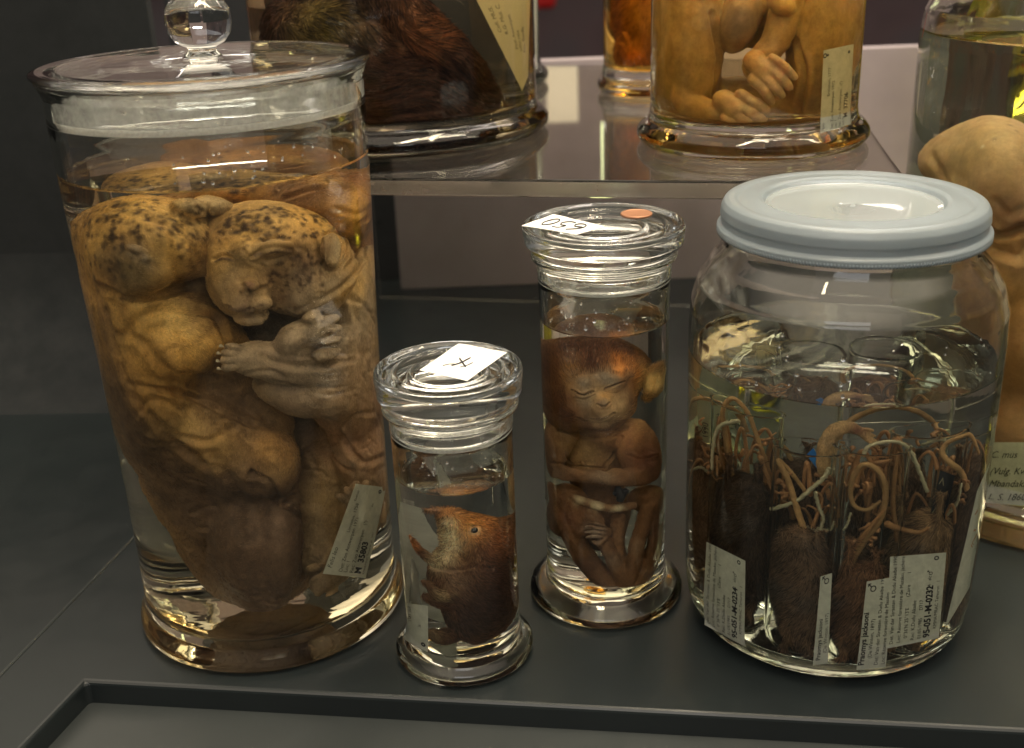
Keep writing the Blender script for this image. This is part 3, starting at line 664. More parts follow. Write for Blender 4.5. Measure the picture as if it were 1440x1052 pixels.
pb = [(372, 478, 14, UM, .95), (330, 470, 10, UM, .9), (300, 400, 8, (.13, .075, .035), .5), (420, 398, 10, (.30, .18, .08), .6), (440, 560, 14, (.26, .19, .12), .5), (432, 606, 16, UM, .9), (400, 320, 30, OCL, .7), (330, 330, 16, OC, .7), (450, 330, 22, OC, .8), (345, 380, 14, (.30, .22, .12), .8), (352, 399, 2.6, (.20, .09, .07), .95), (350, 385, 6, (.50, .32, .12), .7), (340, 436, 5, (.42, .26, .2), .8), (455, 395, 20, (.50, .33, .13), .9), (385, 347, 8, (.48, .34, .17), .7),  # umber puts the deep shade between chin, paws and belly into the colour
      (432, 372, 12, DK, .85), (418, 388, 8, DK, .6), (405, 362, 6, DK, .45), (360, 320, 5, DK, .7), (467, 352, 7.5, (.56, .44, .27), 1.), (500, 330, 10, (.34, .27, .16), .7), (370, 455, 14, (.30, .22, .13), .8),
      (430, 475, 22, PL, .95), (470, 470, 12, (.56, .45, .33), .9), (462, 500, 8, (.56, .43, .29), .9), (335, 503, 12, (.46, .36, .24), .85), (400, 525, 16, (.38, .29, .2), .9), (450, 545, 26, (.34, .26, .18), .9), (500, 450, 26, (.36, .28, .19), .9), (525, 560, 24, (.40, .27, .17), .9),
      (520, 640, 30, (.46, .26, .15), .9), (540, 670, 14, (.52, .30, .16), .7), (455, 740, 22, (.30, .21, .11), .9), (460, 690, 12, (.36, .24, .10), .7), (460, 815, 14, (.20, .15, .10), .8), (505, 705, 14, (.36, .29, .2), .8), (330, 350, 4, DK, .35)]
for _ in range(22): pb.append((rg0.uniform(290, 520), rg0.uniform(280, 420), rg0.uniform(4, 10), rg0.choice([RB, (.34, .20, .09), (.80, .50, .14), (.30, .19, .10)]), .45))
for t_ in np.linspace(0, 1, 14): pb += [(356+50*t_, 358-13*t_+6*t_*t_*1.2, .7, (.09, .045, .03), .75), (304+24*t_, 366-9*t_+8*t_*t_, .7, (.09, .045, .03), .7), (320+70*t_, 432+7*math.sin(6.28*t_)*.5, .6, (.10, .045, .035), .6)]
pb += spots(SB, 395, 310, 78, 30, 90, 5, (.8, 1.6), .9) + spots(SB, 330, 320, 28, 34, 50, 6, (.7, 1.4), .7) + spots(SB, 420, 385, 44, 28, 80, 7, (.6, 1.2), .8) + spots(SB, 490, 320, 26, 30, 18, 8, (.8, 1.5), .5)
for x0 in range(320, 470, 13): pb += [(x0+rg.uniform(-3, 3)+i*1.5, 292+i*5+abs(x0-395)*.12, 1.0, DK, .75) for i in range(rg.randrange(1, 4))]
cb = [([(354, 360), (369, 350), (392, 346), (408, 350)], .9, 1.8), ([(372, 338), (390, 333), (408, 338), (418, 348)], 1.2, .9), ([(362, 366), (382, 364), (402, 358)], 1.2, .8), ([(362, 340), (380, 335), (402, 338)], 1, .5), ([(342, 351), (350, 364), (369, 373)], .9, .8), ([(302, 364), (316, 358), (330, 363)], .8, 1.4), ([(340, 402), (356, 408), (374, 402)], 1.0, 1.8), ([(352, 407), (351, 420), (352, 433)], .7, 1.3), ([(338, 392), (344, 404), (340, 414)], .8, .6),
      ([(318, 430), (338, 437), (352, 433), (366, 438), (392, 432)], .9, 2.0), ([(410, 436), (445, 424), (482, 402), (512, 368)], 1.6, 1.2), ([(452, 340), (453, 362), (462, 378), (476, 376), (485, 355), (480, 334), (468, 325), (456, 330)], 1.1, 1.7), ([(476, 384), (494, 366), (500, 340), (490, 315)], 1.2, .9), ([(486, 396), (506, 374), (514, 340)], 1.2, .8),
      ([(295, 330), (302, 310), (318, 296)], 1.2, .8), ([(350, 300), (360, 325), (352, 345)], 1.2, .5), ([(425, 350), (436, 362), (440, 385)], 1.3, .6), ([(462, 345), (466, 354), (470, 366)], .7, .4),
      ([(370, 500), (400, 512), (450, 515), (500, 505)], 1.4, 1.6), ([(340, 525), (380, 520), (400, 530)], 1.1, .8), ([(350, 540), (390, 534), (420, 545)], 1.2, .7), ([(405, 462), (430, 458), (450, 445)], .8, .6), ([(455, 462), (478, 460)], .6, .6), ([(452, 476), (480, 477)], .6, .6), ([(450, 492), (478, 493)], .6, .6),
      ([(490, 420), (515, 430), (530, 455)], 1.3, 1.), ([(440, 552), (470, 556), (500, 548)], 1.1, .7), ([(470, 590), (500, 640), (520, 650), (550, 640)], 1.5, 2.), ([(455, 600), (475, 650), (500, 665)], 1.3, 1.2), ([(540, 520), (532, 570), (545, 610)], 1.2, .8), ([(485, 600), (500, 585), (530, 580)], 1.4, 1.2)]
rg = random.Random(8)
for _ in range(70):
    x, y = rg.uniform(410, 540), rg.uniform(410, 800); dx, dy = rg.uniform(8, 26), rg.uniform(-12, 20)
    cb.append(([(x, y), (x+dx*.5, y+dy*.5+rg.uniform(-4, 4)), (x+dx, y+dy)], rg.uniform(.6, 1.2), rg.uniform(.25, .6)))
cubB = SB.build('lion_cub', M_LIONFUR, None, (.54, .37, .18), pb, cb, [(50, .9), (150, .5), (420, .16)], fur=(16000, 1.6, .18, .05, (.3, 0, -.3), M_HAIR, .40, lambda V_, C_: (C_[:, 0] < .62)&(V_[:, 2] > .10)))
tag(cubB, 'front lion cub facing out, eyes shut, pale oval ear, paws folded below its chin', 'animal specimen', 'lion cubs packed in the largest jar')
M_CLAW = princ('claw_horn', (.55, .47, .33), .35)[0]
def claw(parent, jar_, tips):
    for x, y, d in tips:
        a, b = jar_.pt(x-3, y, d), jar_.pt(x+2, y+2, d+.001)
        c = (a+b)/2; r_ = math.hypot(*(a-np.array([jar_.x, jar_.y, 0]))[:2])
        if r_ > jar_.R-.006: continue
        mobj('claw', tube([a, c, b], [.0009, .0007, .0002], 6), M_CLAW, parent)
claw(cubB, JL, [(a-4, b, c) for a, b, c in cl1])
del SB
# --- cub C, behind
Sc = Sculpt(JL, (LX-.066, LY-.04, .10), (LX+.066, LY+.066, .2435), .00095)
Sc.blob(440, 262, 92, 44, -.006, .034, 4, .006); Sc.blob(500, 285, 34, 44, .002, .028, 0, .008); Sc.blob(330, 245, 60, 24, -.010, .026, -8, .008); Sc.blob(400, 300, 110, 60, -.024, .030, 0, .010)
Sc.blob(250, 262, 70, 16, -.028, .02, 0, .01); Sc.blob(500, 360, 36, 70, -.018, .03, 0, .01)
Sc.clip(LX, LY, .0640, .003, None, .2426)
pc = [(330, 240, 22, OC, .8), (420, 235, 26, (.42, .21, .06), .8), (455, 240, 7, OCL, .9), (500, 240, 14, (.34, .15, .08), .8), (440, 275, 18, (.34, .16, .06), .8), (495, 300, 14, OC, .8), (478, 275, 5, (.45, .30, .22), .7), (400, 250, 6, DK, .6)]
pc += spots(Sc, 340, 240, 46, 16, 34, 11, (.8, 1.7), .8) + spots(Sc, 420, 235, 60, 14, 16, 12, (.8, 1.5), .5)
cc = [([(400, 268), (430, 258), (470, 252), (490, 262)], 1.2, 1.6), ([(385, 262), (400, 245), (430, 240)], 1.5, .8), ([(470, 290), (500, 300), (520, 290)], 1.2, 1.), ([(500, 315), (520, 300)], 1.2, 1.)]
cubC = Sc.build('lion_cub', M_LIONFUR, None, (.30, .16, .06), pc, cc, [(50, 1.), (150, .4)], fur=(10000, 2.0, .20, .06, (.2, 0, -.2), M_HAIR, .45))
tag(cubC, 'lion cub wedged behind the other two, orange crown just below the liquid surface', 'animal specimen', 'lion cubs packed in the largest jar')
del Sc
# --- shrew
S = Sculpt(JS, (SX-.027, SY-.027, .0115), (SX+.027, SY+.027, .102), .00048)
S.blob(682, 828, 50, 64, .001, .0205, 0, .004); S.blob(690, 790, 44, 56, 0, .019, 0, .005); S.blob(668, 862, 40, 40, .003, .016, 20, .004)
S.blob(672, 756, 40, 30, .004, .0125, 18, .004); S.blob(702, 765, 26, 30, -.002, .014, 0, .005)
S.limb([(668, 748, .005, 9.0), (645, 733, .007, 5.6), (632, 722, .008, 3.0), (624, 717, .009, 1.3)], k=.003)
S.limb([(628, 717, .009, 1.8), (613, 714, .0095, 1.0), (599, 714, .0100, .85)], k=.0012)
S.limb([(638, 732, .007, 3.0), (643, 750, .007, 5.0), (644, 770, .008, 5.6), (628, 795, .007, 6.6)], k=.0025)
S.blob(638, 818, 34, 30, .006, .013, 0, .004)
S.limb([(612, 790, .010, 2.0), (592, 775, .013, 1.6), (580, 760, .014, 1.2), (571, 748, .014, .9)], k=.0012)
S.limb([(640, 838, .014, 3.0), (615, 836, .019, 2.4), (600, 822, .0195, 1.6), (586, 816, .018, 1.1)], k=.0015)
S.limb([(630, 850, .012, 3), (605, 842, .017, 2.0), (594, 838, .018, 1.2)], k=.0015)
S.limb([(640, 893, .006, 3.4), (618, 896, .012, 2.6), (606, 890, .015, 1.8)], k=.002)
for i in range(4): S.limb([(573+i, 750-i, .014, .55), (568+2.5*i, 742+.5*i, .0145, .4)], k=.0005)
S.clip(SX, SY, .0256, .0015, .0125)
BR = (.21, .095, .04); OR = (.80, .33, .07); CR = (.86, .68, .40)
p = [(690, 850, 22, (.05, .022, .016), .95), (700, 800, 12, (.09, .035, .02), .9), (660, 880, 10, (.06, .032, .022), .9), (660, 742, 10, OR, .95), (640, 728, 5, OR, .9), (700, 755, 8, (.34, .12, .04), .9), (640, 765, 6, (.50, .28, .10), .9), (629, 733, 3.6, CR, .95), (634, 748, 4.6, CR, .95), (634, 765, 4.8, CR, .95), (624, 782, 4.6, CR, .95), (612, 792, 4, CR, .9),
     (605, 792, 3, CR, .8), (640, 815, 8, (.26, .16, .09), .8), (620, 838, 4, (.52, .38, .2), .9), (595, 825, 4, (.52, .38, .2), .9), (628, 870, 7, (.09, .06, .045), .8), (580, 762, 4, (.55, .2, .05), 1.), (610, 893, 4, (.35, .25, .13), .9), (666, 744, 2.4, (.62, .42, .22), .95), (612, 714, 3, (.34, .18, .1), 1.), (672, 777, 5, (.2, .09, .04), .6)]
c = [([(656, 778), (666, 772), (676, 764)], .5, .8), ([(674, 764), (672, 776), (678, 786)], .5, .9), ([(608, 797), (640, 800), (670, 796), (690, 800)], .9, .7), ([(655, 735), (666, 731), (678, 736)], .5, .3), ([(640, 745), (645, 765), (640, 785)], .8, .3)]
for _ in range(22):
    x, y = rg.uniform(620, 705), rg.uniform(790, 890); c.append(([(x, y), (x+rg.uniform(4, 12), y+rg.uniform(3, 16))], .45, .3))
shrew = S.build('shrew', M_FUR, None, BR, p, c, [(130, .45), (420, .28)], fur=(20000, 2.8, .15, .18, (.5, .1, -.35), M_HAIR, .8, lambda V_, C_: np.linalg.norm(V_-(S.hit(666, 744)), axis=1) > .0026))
tag(shrew, 'orange-headed elephant shrew with thin snout and round black eye, standing upright in liquid', 'animal specimen')
M_EYE = princ('eye', (.008, .006, .006), .08, .8)[0]
q = S.hit(666, 744)
def ball(c, r, sx_=1, n=20):
    bm = bmesh.new(); bmesh.ops.create_uvsphere(bm, u_segments=n, v_segments=n//2, radius=r)
    for v in bm.verts: v.co = Vector(c)+v.co*sx_
    me = bpy.data.meshes.new('s'); bm.to_mesh(me); bm.free(); return me
if q is not None: mobj('eye', ball(q+np.array([0, .0006, -.0002]), .0017), M_EYE, shrew)
del S
# --- infant monkey
S = Sculpt(JM, (MX-.030, MY-.030, .012), (MX+.030, MY+.030, .157), .00043)
S.blob(826, 522, 70, 54, -.001, .0235, 0, .005)
S.blob(800, 560, 40, 42, .003, .019, 0, .006); S.blob(850, 565, 42, 36, .010, .0145, 0, .005)
S.blob(848, 572, 25, 19, .0185, .0085, 0, .0025); S.blob(846, 591, 21, 11, .0165, .0075, -6, .002)
S.blob(844, 530, 46, 11, .0175, .0050, -8, .0035)       # brow
S.blob(818, 551, 15, 7.5, .0180, .0045, 6, .002); S.blob(864, 541, 15, 7.5, .0175, .0045, -14, .002)
S.blob(848, 563, 9, 9, .0235, .0035, 0, .0025)
S.blob(921, 532, 14, 27, .003, .0026, 16, .0008); S.blob(919, 530, 9, 18, .0066, .0030, 16, .0008, sub=True); S.blob(922, 540, 3, 12, .0052, .0012, 14, .0005); S.blob(909, 556, 7, 6, .001, .003, 0, .001)
S.blob(840, 640, 54, 56, -.004, .0155, 0, .005)            # chest
S.blob(842, 720, 44, 54, -.007, .014, 0, .006); S.blob(850, 610, 26, 20, .003, .012, 0, .004)
S.begin()
S.limb([(882, 600, .003, 5.4), (903, 622, .006, 5.0), (920, 654, .008, 4.4)], k=.004)
S.limb([(890, 604, .007, 5.2), (884, 636, .012, 4.3), (900, 662, .0155, 4.5), (920, 664, .012, 4.2)], k=.003)
S.limb([(908, 668, .018, 5.0), (880, 672, .021, 3.6), (862, 668, .022, 3.0)], k=.002)
S.end(.0012); S.begin()
S.limb([(790, 605, .004, 6.5), (775, 640, .010, 6), (772, 660, .014, 5.5)], k=.004)
S.limb([(770, 660, .015, 4.2), (800, 667, .020, 3.4), (840, 670, .023, 3.0), (870, 676, .0235, 2.4)], k=.002)
S.end(.001)
S.begin()
S.limb([(790, 735, .002, 8.5), (800, 700, .012, 7), (812, 740, .016, 6)], k=.003)
S.end(.001); S.begin()
S.limb([(776, 690, .010, 4.8), (800, 745, .015, 5.0), (830, 795, .013, 4.8), (868, 826, .010, 4.6)], k=.003)
S.end(.001); S.begin()
S.limb([(905, 700, .004, 6.5), (922, 712, .010, 5.6), (925, 760, .011, 5.2), (905, 805, .010, 5.2), (882, 830, .010, 5.5)], k=.003)
S.end(.001); S.begin()
S.limb([(912, 715, .015, 4.4), (898, 760, .018, 3.8), (890, 800, .016, 3.8), (878, 824, .013, 4)], k=.0015)
S.end(.001); S.begin()
S.limb([(832, 720, .018, 3.8), (846, 755, .0195, 3.4), (866, 795, .0175, 3.4), (880, 820, .014, 3.6)], k=.0015)
S.end(.001); S.begin()
S.limb([(870, 730, .014, 3.6), (868, 770, .015, 3.2), (878, 805, .013, 3.4)], k=.0015)
S.end(.001); S.begin()
S.limb([(794, 694, .016, 2.0), (815, 703, .020, 2.1), (840, 711, .0215, 2.1), (865, 715, .021, 2.1), (890, 711, .018, 2.1)], k=.0009)
S.end(.0006); S.begin()
paw(S, 848, 747, 190, .0225, .46, flen=56, palm=6.2, fr=1.9, spread=.10, fingers=4, curl=.8, k=.0004, gap=11)
S.limb([(852, 756, .022, 1.3), (842, 764, .024, 1.2), (834, 762, .0245, .9)], k=.0008)
S.end(.0006)
S.clip(MX, MY, .0287, .0015, .0135)
H1 = (.56, .22, .045); H2 = (.70, .36, .10); H3 = (.13, .045, .018); FC = (.60, .40, .20); GY = (.30, .24, .17)
p = [ (875, 500, 8, (.85, .30, .05), .95), (800, 520, 9, (.52, .26, .08), .7), (830, 508, 5, H3, .6), (895, 525, 6, H1, .9), (775, 520, 8, H3, .8), (785, 575, 8, H3, .85), (845, 548, 9, FC, .9), (820, 538, 4, GY, .95), (850, 530, 4.5, GY, .95), (862, 532, 4, GY, .9), (850, 556, 4, H2, .8), (848, 568, 2.4, (.2, .13, .1), .9),
     (826, 565, 5, GY, .7), (848, 590, 7, (.36, .24, .13), .9), (870, 570, 6, FC, .8), (921, 533, 7, (.88, .58, .20), 1.), (905, 556, 4, (.6, .36, .12), .8), (890, 590, 7, (.42, .24, .10), .8), (820, 630, 12, (.38, .24, .09), .8), (880, 615, 6, (.52, .24, .09), .9), (905, 645, 9, H3, .9), (920, 655, 8, (.12, .05, .03), .8), (800, 665, 8, (.32, .18, .10), .8), (850, 672, 6, (.36, .25, .16), .8),
     (840, 712, 3.5, (.62, .52, .32), 1.), (815, 703, 3, (.62, .50, .30), 1.), (870, 715, 3, (.62, .52, .32), 1.), (800, 730, 7, (.3, .14, .08), .8), (838, 750, 5, (.5, .38, .28), .9), (825, 748, 3, (.5, .38, .28), .9), (925, 740, 9, (.2, .10, .06), .9), (898, 770, 6, (.36, .22, .12), .8), (860, 790, 6, (.36, .24, .15), .8), (820, 800, 9, (.17, .09, .06), .9), (872, 828, 7, (.2, .1, .05), .8), (930, 690, 4, (.4, .25, .1), .7), (790, 770, 9, (.13, .08, .05), .7)]
p += [(800, 483, 9, H3, .95), (835, 482, 9, H3, .95), (868, 482, 7, H3, .9), (830, 500, 6, H3, .9), (832, 512, 3.5, H3, .85), (775, 495, 8, H3, .95), (770, 520, 6, H3, .9), (780, 560, 6, H3, .8), (886, 492, 4.5, H3, .75), (893, 560, 4, H3, .6), (800, 585, 5, H3, .7), (870, 520, 3.4, (.85, .32, .06), .7)]
for t_ in np.linspace(0, 1, 10): p += [(805+29*t_, 547+24*t_*(1-t_)+2*t_, .45, (.07, .04, .03), .8), (851+26*t_, 544-11*t_, .45, (.07, .04, .03), .8), (833+30*t_, 588-8*t_+8*t_*(1-t_), .45, (.08, .035, .03), .8)]
c = [([(806, 548), (818, 555), (834, 549)], .5, 1.5), ([(851, 545), (864, 540), (877, 533)], .5, 1.5), ([(850, 550), (866, 551), (880, 541)], .4, .4), ([(808, 558), (822, 561), (836, 554)], .4, .4),
     ([(833, 588), (840, 590), (850, 588), (863, 580)], .55, 1.6), ([(841, 568), (845, 571), (848, 570), (852, 571), (856, 566)], .5, 1.0), ([(835, 562), (830, 575), (830, 586)], .5, .4), ([(862, 556), (868, 568), (868, 578)], .5, .4), ([(786, 602), (820, 612), (850, 614), (880, 600)], 1., 1.4),
     ([(875, 614), (862, 640), (850, 655)], .8, 1.), ([(775, 650), (810, 655), (850, 658)], .7, .8), ([(886, 640), (900, 645), (925, 640)], .7, .7), ([(795, 640), (805, 652), (815, 650)], .7, .8)]
for _ in range(26):
    x, y = rg.uniform(775, 925), rg.uniform(600, 820); c.append(([(x, y), (x+rg.uniform(-8, 12), y+rg.uniform(5, 16))], .4, .28))
FQ = S.hit(846, 562)
monkey = S.build('infant_monkey', flesh('monkey_fur', .75, .35, .3, .22), None, (.25, .125, .052), p, c, [(120, .4), (380, .18)], fur=(15000, 2.6, .14, .22, (.1, .2, .15), M_HAIR, .6, lambda V_, C_: (C_[:, 0] < .60)&~((np.linalg.norm((V_-FQ)*np.array([1, .6, 1.25]), axis=1) < .0165))&(V_[:, 2] > FQ[2]-.0135)))
_g = S.grad
co_ = np.zeros(len(monkey.data.vertices)*3, np.float32); monkey.data.vertices.foreach_get('co', co_); co_ = co_.reshape(-1, 3); cl_ = np.zeros(len(co_)*4, np.float32); monkey.data.attributes['Col'].data.foreach_get('color', cl_)
G_ = S.grad(co_); G_ /= np.linalg.norm(G_, axis=1)[:, None]+1e-12
S.grow(monkey, co_, G_, cl_.reshape(-1, 4)[:, :3], 11000, 1.5, .12, .12, (.2, 0, -.6), M_HAIR, .5, lambda V_, C_: (V_[:, 2] < FQ[2]-.012)&(C_[:, 0] < .45), 9)
tag(monkey, 'infant monkey with closed eyes, pale ear and crossed arms, curled upright in narrow jar', 'animal specimen')
del S
clampm = mobj('umbilical_clamp', join([tube([JM.pt(868, 686, .0225), JM.pt(874, 696, .0235), JM.pt(872, 704, .023)], [.0016, .0026, .0018], 8), tube([JM.pt(864, 694, .023), JM.pt(882, 690, .022)], .0016, 8)]), princ('dark_plastic', (.02, .022, .03), .4)[0])
tag(clampm, 'small black clamp on the pale cord across the monkey belly', 'clamp')
# ------------------------------------------------------------------ test tubes with rats in the wide jar
def text_mesh(body, size, fn, shear=0., bold=.0, space=1., align='LEFT'):
    """lettering as a mesh; fn maps (u, v) in metres on the paper to a 3D point"""
    cu = bpy.data.curves.new('t', 'FONT'); cu.body = body; cu.size = size; cu.shear = shear; cu.resolution_u = 2; cu.offset = bold; cu.space_line = space; cu.align_x = align
    o = bpy.data.objects.new('t', cu); COL.objects.link(o); dg = bpy.context.evaluated_depsgraph_get()
    me = bpy.data.meshes.new_from_object(o.evaluated_get(dg)); bpy.data.objects.remove(o)
    vs = [fn(v.co.x, v.co.y) for v in me.vertices]; fs = [tuple(p.vertices) for p in me.polygons]
    bpy.data.meshes.remove(me); return mesh(vs, fs) if vs else None
def paper(name, label, P, W, Hh, lines, mat, group=None, cat='label', nu=10, nv=14, thick=.00025, shade=None):
    """P(u, v, lift): 3D point for 0..1 along the long (reading) side u and the short side v; W, Hh are the real sizes. lines: (u0 m, v0 m, size m, text, shear, bold)"""
    vs = [P(i/nu, j/nv, 0.) for j in range(nv+1) for i in range(nu+1)]; k = len(vs)
    vs += [P(i/nu, j/nv, -thick) for j in range(nv+1) for i in range(nu+1)]; fs = []
    for j in range(nv):
        for i in range(nu):
            a = j*(nu+1)+i; fs += [(a, a+1, a+nu+2, a+nu+1), (k+a, k+a+nu+1, k+a+nu+2, k+a+1)]
    ring = [i for i in range(nu+1)]+[j*(nu+1)+nu for j in range(1, nv+1)]+[nv*(nu+1)+i for i in range(nu-1, -1, -1)]+[j*(nu+1) for j in range(nv-1, 0, -1)]
    for a, b in zip(ring, ring[1:]+ring[:1]): fs.append((a, k+a, k+b, b))
    o = mobj(name, mesh(vs, fs), mat, smooth=False)
    if label: tag(o, label, cat, group)
    ms = []
    for u0, v0, sz, tx, sh, bo in lines:
        me = text_mesh(tx, sz, lambda x, y: P(min(1, max(0, (u0+x)/W)), min(1, max(0, 1-(v0-y)/Hh)), .00018), sh, bo)
        if me: ms.append(me)
    if ms: mobj('lettering', join(ms), M_INK, o, smooth=False)
    return o
def lerp4(c, u, v):   # corners: u0v0, u1v0, u1v1, u0v1 in pixels
    c = np.array(c, float); return (c[0]*(1-u)+c[1]*u)*(1-v)+(c[3]*(1-u)+c[2]*u)*v
def on_wall(J, corners, r, cx=None, cy_=None, far=False):
    cx = J.x if cx is None else cx; cy_ = J.y if cy_ is None else cy_
    def P(u, v, lift):
        p = lerp4(corners, u, v); o, d = J.ray(*p)
        if math.hypot(o[0]-cx, o[1]-cy_) <= r+lift: return o
        t = cyl_hit(o, d, cx, cy_, r-lift if far else r+lift, far); return o+d*max(t, 0)
    return P
def flat_in(J, corners, dep):
    c3 = None
    def P(u, v, lift):
        p = lerp4(corners, u, v); return J.pt(p[0], p[1], dep)-J.f*lift
    return P
def ptc(px, py, d, lim=.0655):
    q = JW.pt(px, py, d); v = q[:2]-np.array([WX, WY]); L = np.linalg.norm(v)
    if L > lim: q = q.copy(); q[:2] = np.array([WX, WY])+v*lim/L
    return q
def tube_at(px, py, dep, J=JW):
    q = J.pt(px, py, dep); return q[0], q[1]
M_RAT = flesh('rat_fur', .65, .9, .25, .4)
M_TAIL = flesh('rat_tail', .5, .0, .3, .3)
M_STRING = princ('cotton_string', (.46, .41, .27), .9, .1)[0]
TR = .0165
RAT = (.10, .065, .045)
def rat(name, tx, ty, z0, top, seed, label, tone, tail, feet, r=TR-.0018):
    rng = random.Random(seed); S = Sculpt(JW, (tx-r-.001, ty-r-.001, z0), (tx+r+.001, ty+r+.001, top+.022), .00075)
    c = np.array([tx, ty, 0]); f = JW.f; s_ = JW.s; Z = np.array([0, 0, 1.])
    h = top-z0
    S.ell(c+Z*(z0+h*.58), np.stack([s_*r*.98, f*r*.96, Z*h*.43], 1), .004); S.ell(c+Z*(z0+h*.28)+s_*rng.uniform(-.002, .002), np.stack([s_*r*.86, f*r*.86, Z*h*.28], 1), .004)
    S.begin(); S.ell(c+Z*(top-.012)+s_*rng.uniform(-.003, .003), np.stack([s_*r*.8, f*r*.8, Z*.014], 1)); S.end(.002)
    S.cone(c+Z*(z0+.014)-f*.003, c+Z*(z0+.003)-f*.006+s_*.003, .006, .003, .003)   # muzzle down
    for sd in (-1, 1):   # fore feet below, hind feet above
        a = c-f*r*.70+s_*sd*r*.42+Z*(z0+h*.24); S.cone(a, a-Z*.010-f*.001-s_*sd*.002, .0026, .0014, .002)
        for k in range(3): S.cone(a-Z*.010-f*.001, a-Z*.015+s_*(k-1)*.0016-f*.001, .0011, .0006, .0005)
        b = c-f*r*.30+s_*sd*r*.55+Z*(top-.010); e = b+Z*feet*rng.uniform(.8, 1.1)-f*.002+s_*sd*rng.uniform(-.003, .001)
        S.cone(b, e, .0022, .0013, .002)
        for k in range(4): S.cone(e, e+Z*.0045+s_*(k-1.5)*.0016+f*rng.uniform(-.002, .002), .0009, .0006, .0004)
    S.clip(tx, ty, r, .001)
    pts = []
    for k in range(22):
        a = rng.uniform(0, 6.28); q = c+np.array([math.cos(a), math.sin(a), 0])*r*.9+Z*rng.uniform(z0, top); pts.append((q, rng.uniform(2.6, 6), [tuple(x*.45 for x in tone), tuple(x*1.5 for x in tone), (.16, .13, .11)][rng.randrange(3)], .6))
    for sd in (-1, 1):
        pts.append((c-f*r*.30+s_*sd*r*.55+Z*(top+feet), 6, (.36, .19, .10), .95)); pts.append((c-f*r*.8+s_*sd*r*.4+Z*(z0+h*.16), 5, (.30, .17, .09), .9))
    o = S.build(name, M_RAT, None, tone, pts, (), [(180, .5), (500, .25)], fur=(6000, 3.6, .17, .24, (.1, 0, -.5), M_HAIR, .95))
    tag(o, label, 'animal specimen', 'rats packed in test tubes')
    if tail is not None:
        P3 = spline([ptc(x, y, d, .063) for x, y, d in tail], 8); n = len(P3); R = np.linspace(.0016, .0009, n)
        me = tube(P3, R*(1+.07*np.sin(np.arange(n)*2.6)), 9); t_o = mobj('tail', me, None, o)
        at = me.attributes.new('Col', 'FLOAT_COLOR', 'POINT'); cc_ = np.tile([.48, .28, .12, 1], (len(me.vertices), 1)); cc_[:, :3] *= rng.uniform(.75, 1.25); at.data.foreach_set('color', cc_.astype(np.float32).ravel()); me.materials.append(M_TAIL)
    return o
def test_tube(tx, ty, top, label, r=TR, z0=.0085):
    pr = [(0, z0), (r*.6, z0+r*.14), (r*.92, z0+r*.55), (r, z0+r), (r, top-.001), (r+.0007, top), (r-.0005, top+.0003), (r-.0010, top-.001), (r-.0010, z0+r), (r*.86, z0+r*.55+.0008), (r*.55, z0+r*.14+.0012), (0, z0+.0011)]
    return tag(mobj('test_tube', lathe(pr, tx, ty, 48), M_TUBE), label, 'test tube', 'glass test tubes inside the wide jar')
def hh(py, px, dep): return float(JW.pt(px, py, dep)[2])
# tube: (px, py, dep) of the axis, top of the glass, top of the rat
T = {}
def add_tube(k, px, dep, rim, rt, lab_t, lab_r, tone, tail, feet=.012, seed=1, r=TR):
    q = ptc(px, 800, dep, .0690-r); x, y = q[0], q[1]; T[k] = (x, y)
    test_tube(x, y, hh(rim, px, dep), lab_t, r)
    if lab_r: rat('preserved_rat', x, y, .0125, hh(rt, px, dep), seed, lab_r, tone, tail, feet, r-.0019)
add_tube('a', 1036, .034, 565, 668, 'test tube at the left of the wide jar holding the darkest rat', 'darkest rat, left front of the wide jar, two looping tails standing above it', (.085, .050, .032),
         [(1030, 672, .034), (1021, 610, .036), (1018, 575, .038), (1032, 556, .040), (1052, 575, .040), (1068, 620, .038), (1082, 662, .036)], .018, 21)
add_tube('b', 1128, .050, 625, 745, 'front test tube with a grey-brown rat and a narrow edge-on label', 'grey-brown rat whose straight tail slants up to the left, front of the wide jar', (.21, .125, .075),
         [(1132, 748, .050), (1120, 712, .050), (1108, 672, .050), (1095, 646, .050), (1112, 662, .048), (1134, 690, .046)], .008, 22, .0152)
add_tube('c', 1212, .050, 625, 795, 'front test tube with the full-name label, its rat lowest of all', 'reddish-backed rat sitting lowest, coiled ring of tail above it, front of the wide jar', (.26, .125, .06),
         [(1194, 796, .050), (1212, 765, .050), (1238, 728, .052), (1245, 690, .052), (1236, 662, .052), (1214, 652, .052), (1198, 676, .052), (1199, 706, .052), (1218, 716, .052), (1238, 704, .052)], .020, 23, .0152)
add_tube('d', 1290, .036, 600, 722, 'test tube at the right of the wide jar with the label ending 0232', 'tan-bellied rat at the right of the wide jar, tail bent round a dark strap', (.30, .18, .09),
         [(1370, 690, .034), (1352, 664, .036), (1326, 640, .038), (1330, 622, .038), (1352, 612, .038), (1374, 614, .036), (1390, 640, .030)], .022, 24)
add_tube('e', 1366, .010, 600, 640, 'test tube pressed against the right wall of the wide jar behind a blank strip label', 'brown rat against the right wall of the wide jar, half hidden by a blank strip', (.2, .11, .06), None, .014, 25)
add_tube('f', 985, .006, 540, 625, 'test tube against the left wall of the wide jar beside a small printed card', 'brown rat against the left wall of the wide jar, thin tail arched against the glass', (.2, .11, .06),
         [(1050, 600, .012), (1042, 575, .014), (1020, 562, .015), (990, 556, .015), (972, 566, .012), (970, 590, .010)], .020, 26)
add_tube('g', 1100, .000, 525, 640, 'middle test tube standing behind the front row, tagged by a bright blue strip', 'rat in the middle of the wide jar under a bright blue strip', (.18, .10, .06), [(1100, 700, 0), (1090, 650, .002), (1096, 620, .004), (1112, 640, .004)], .018, 27)
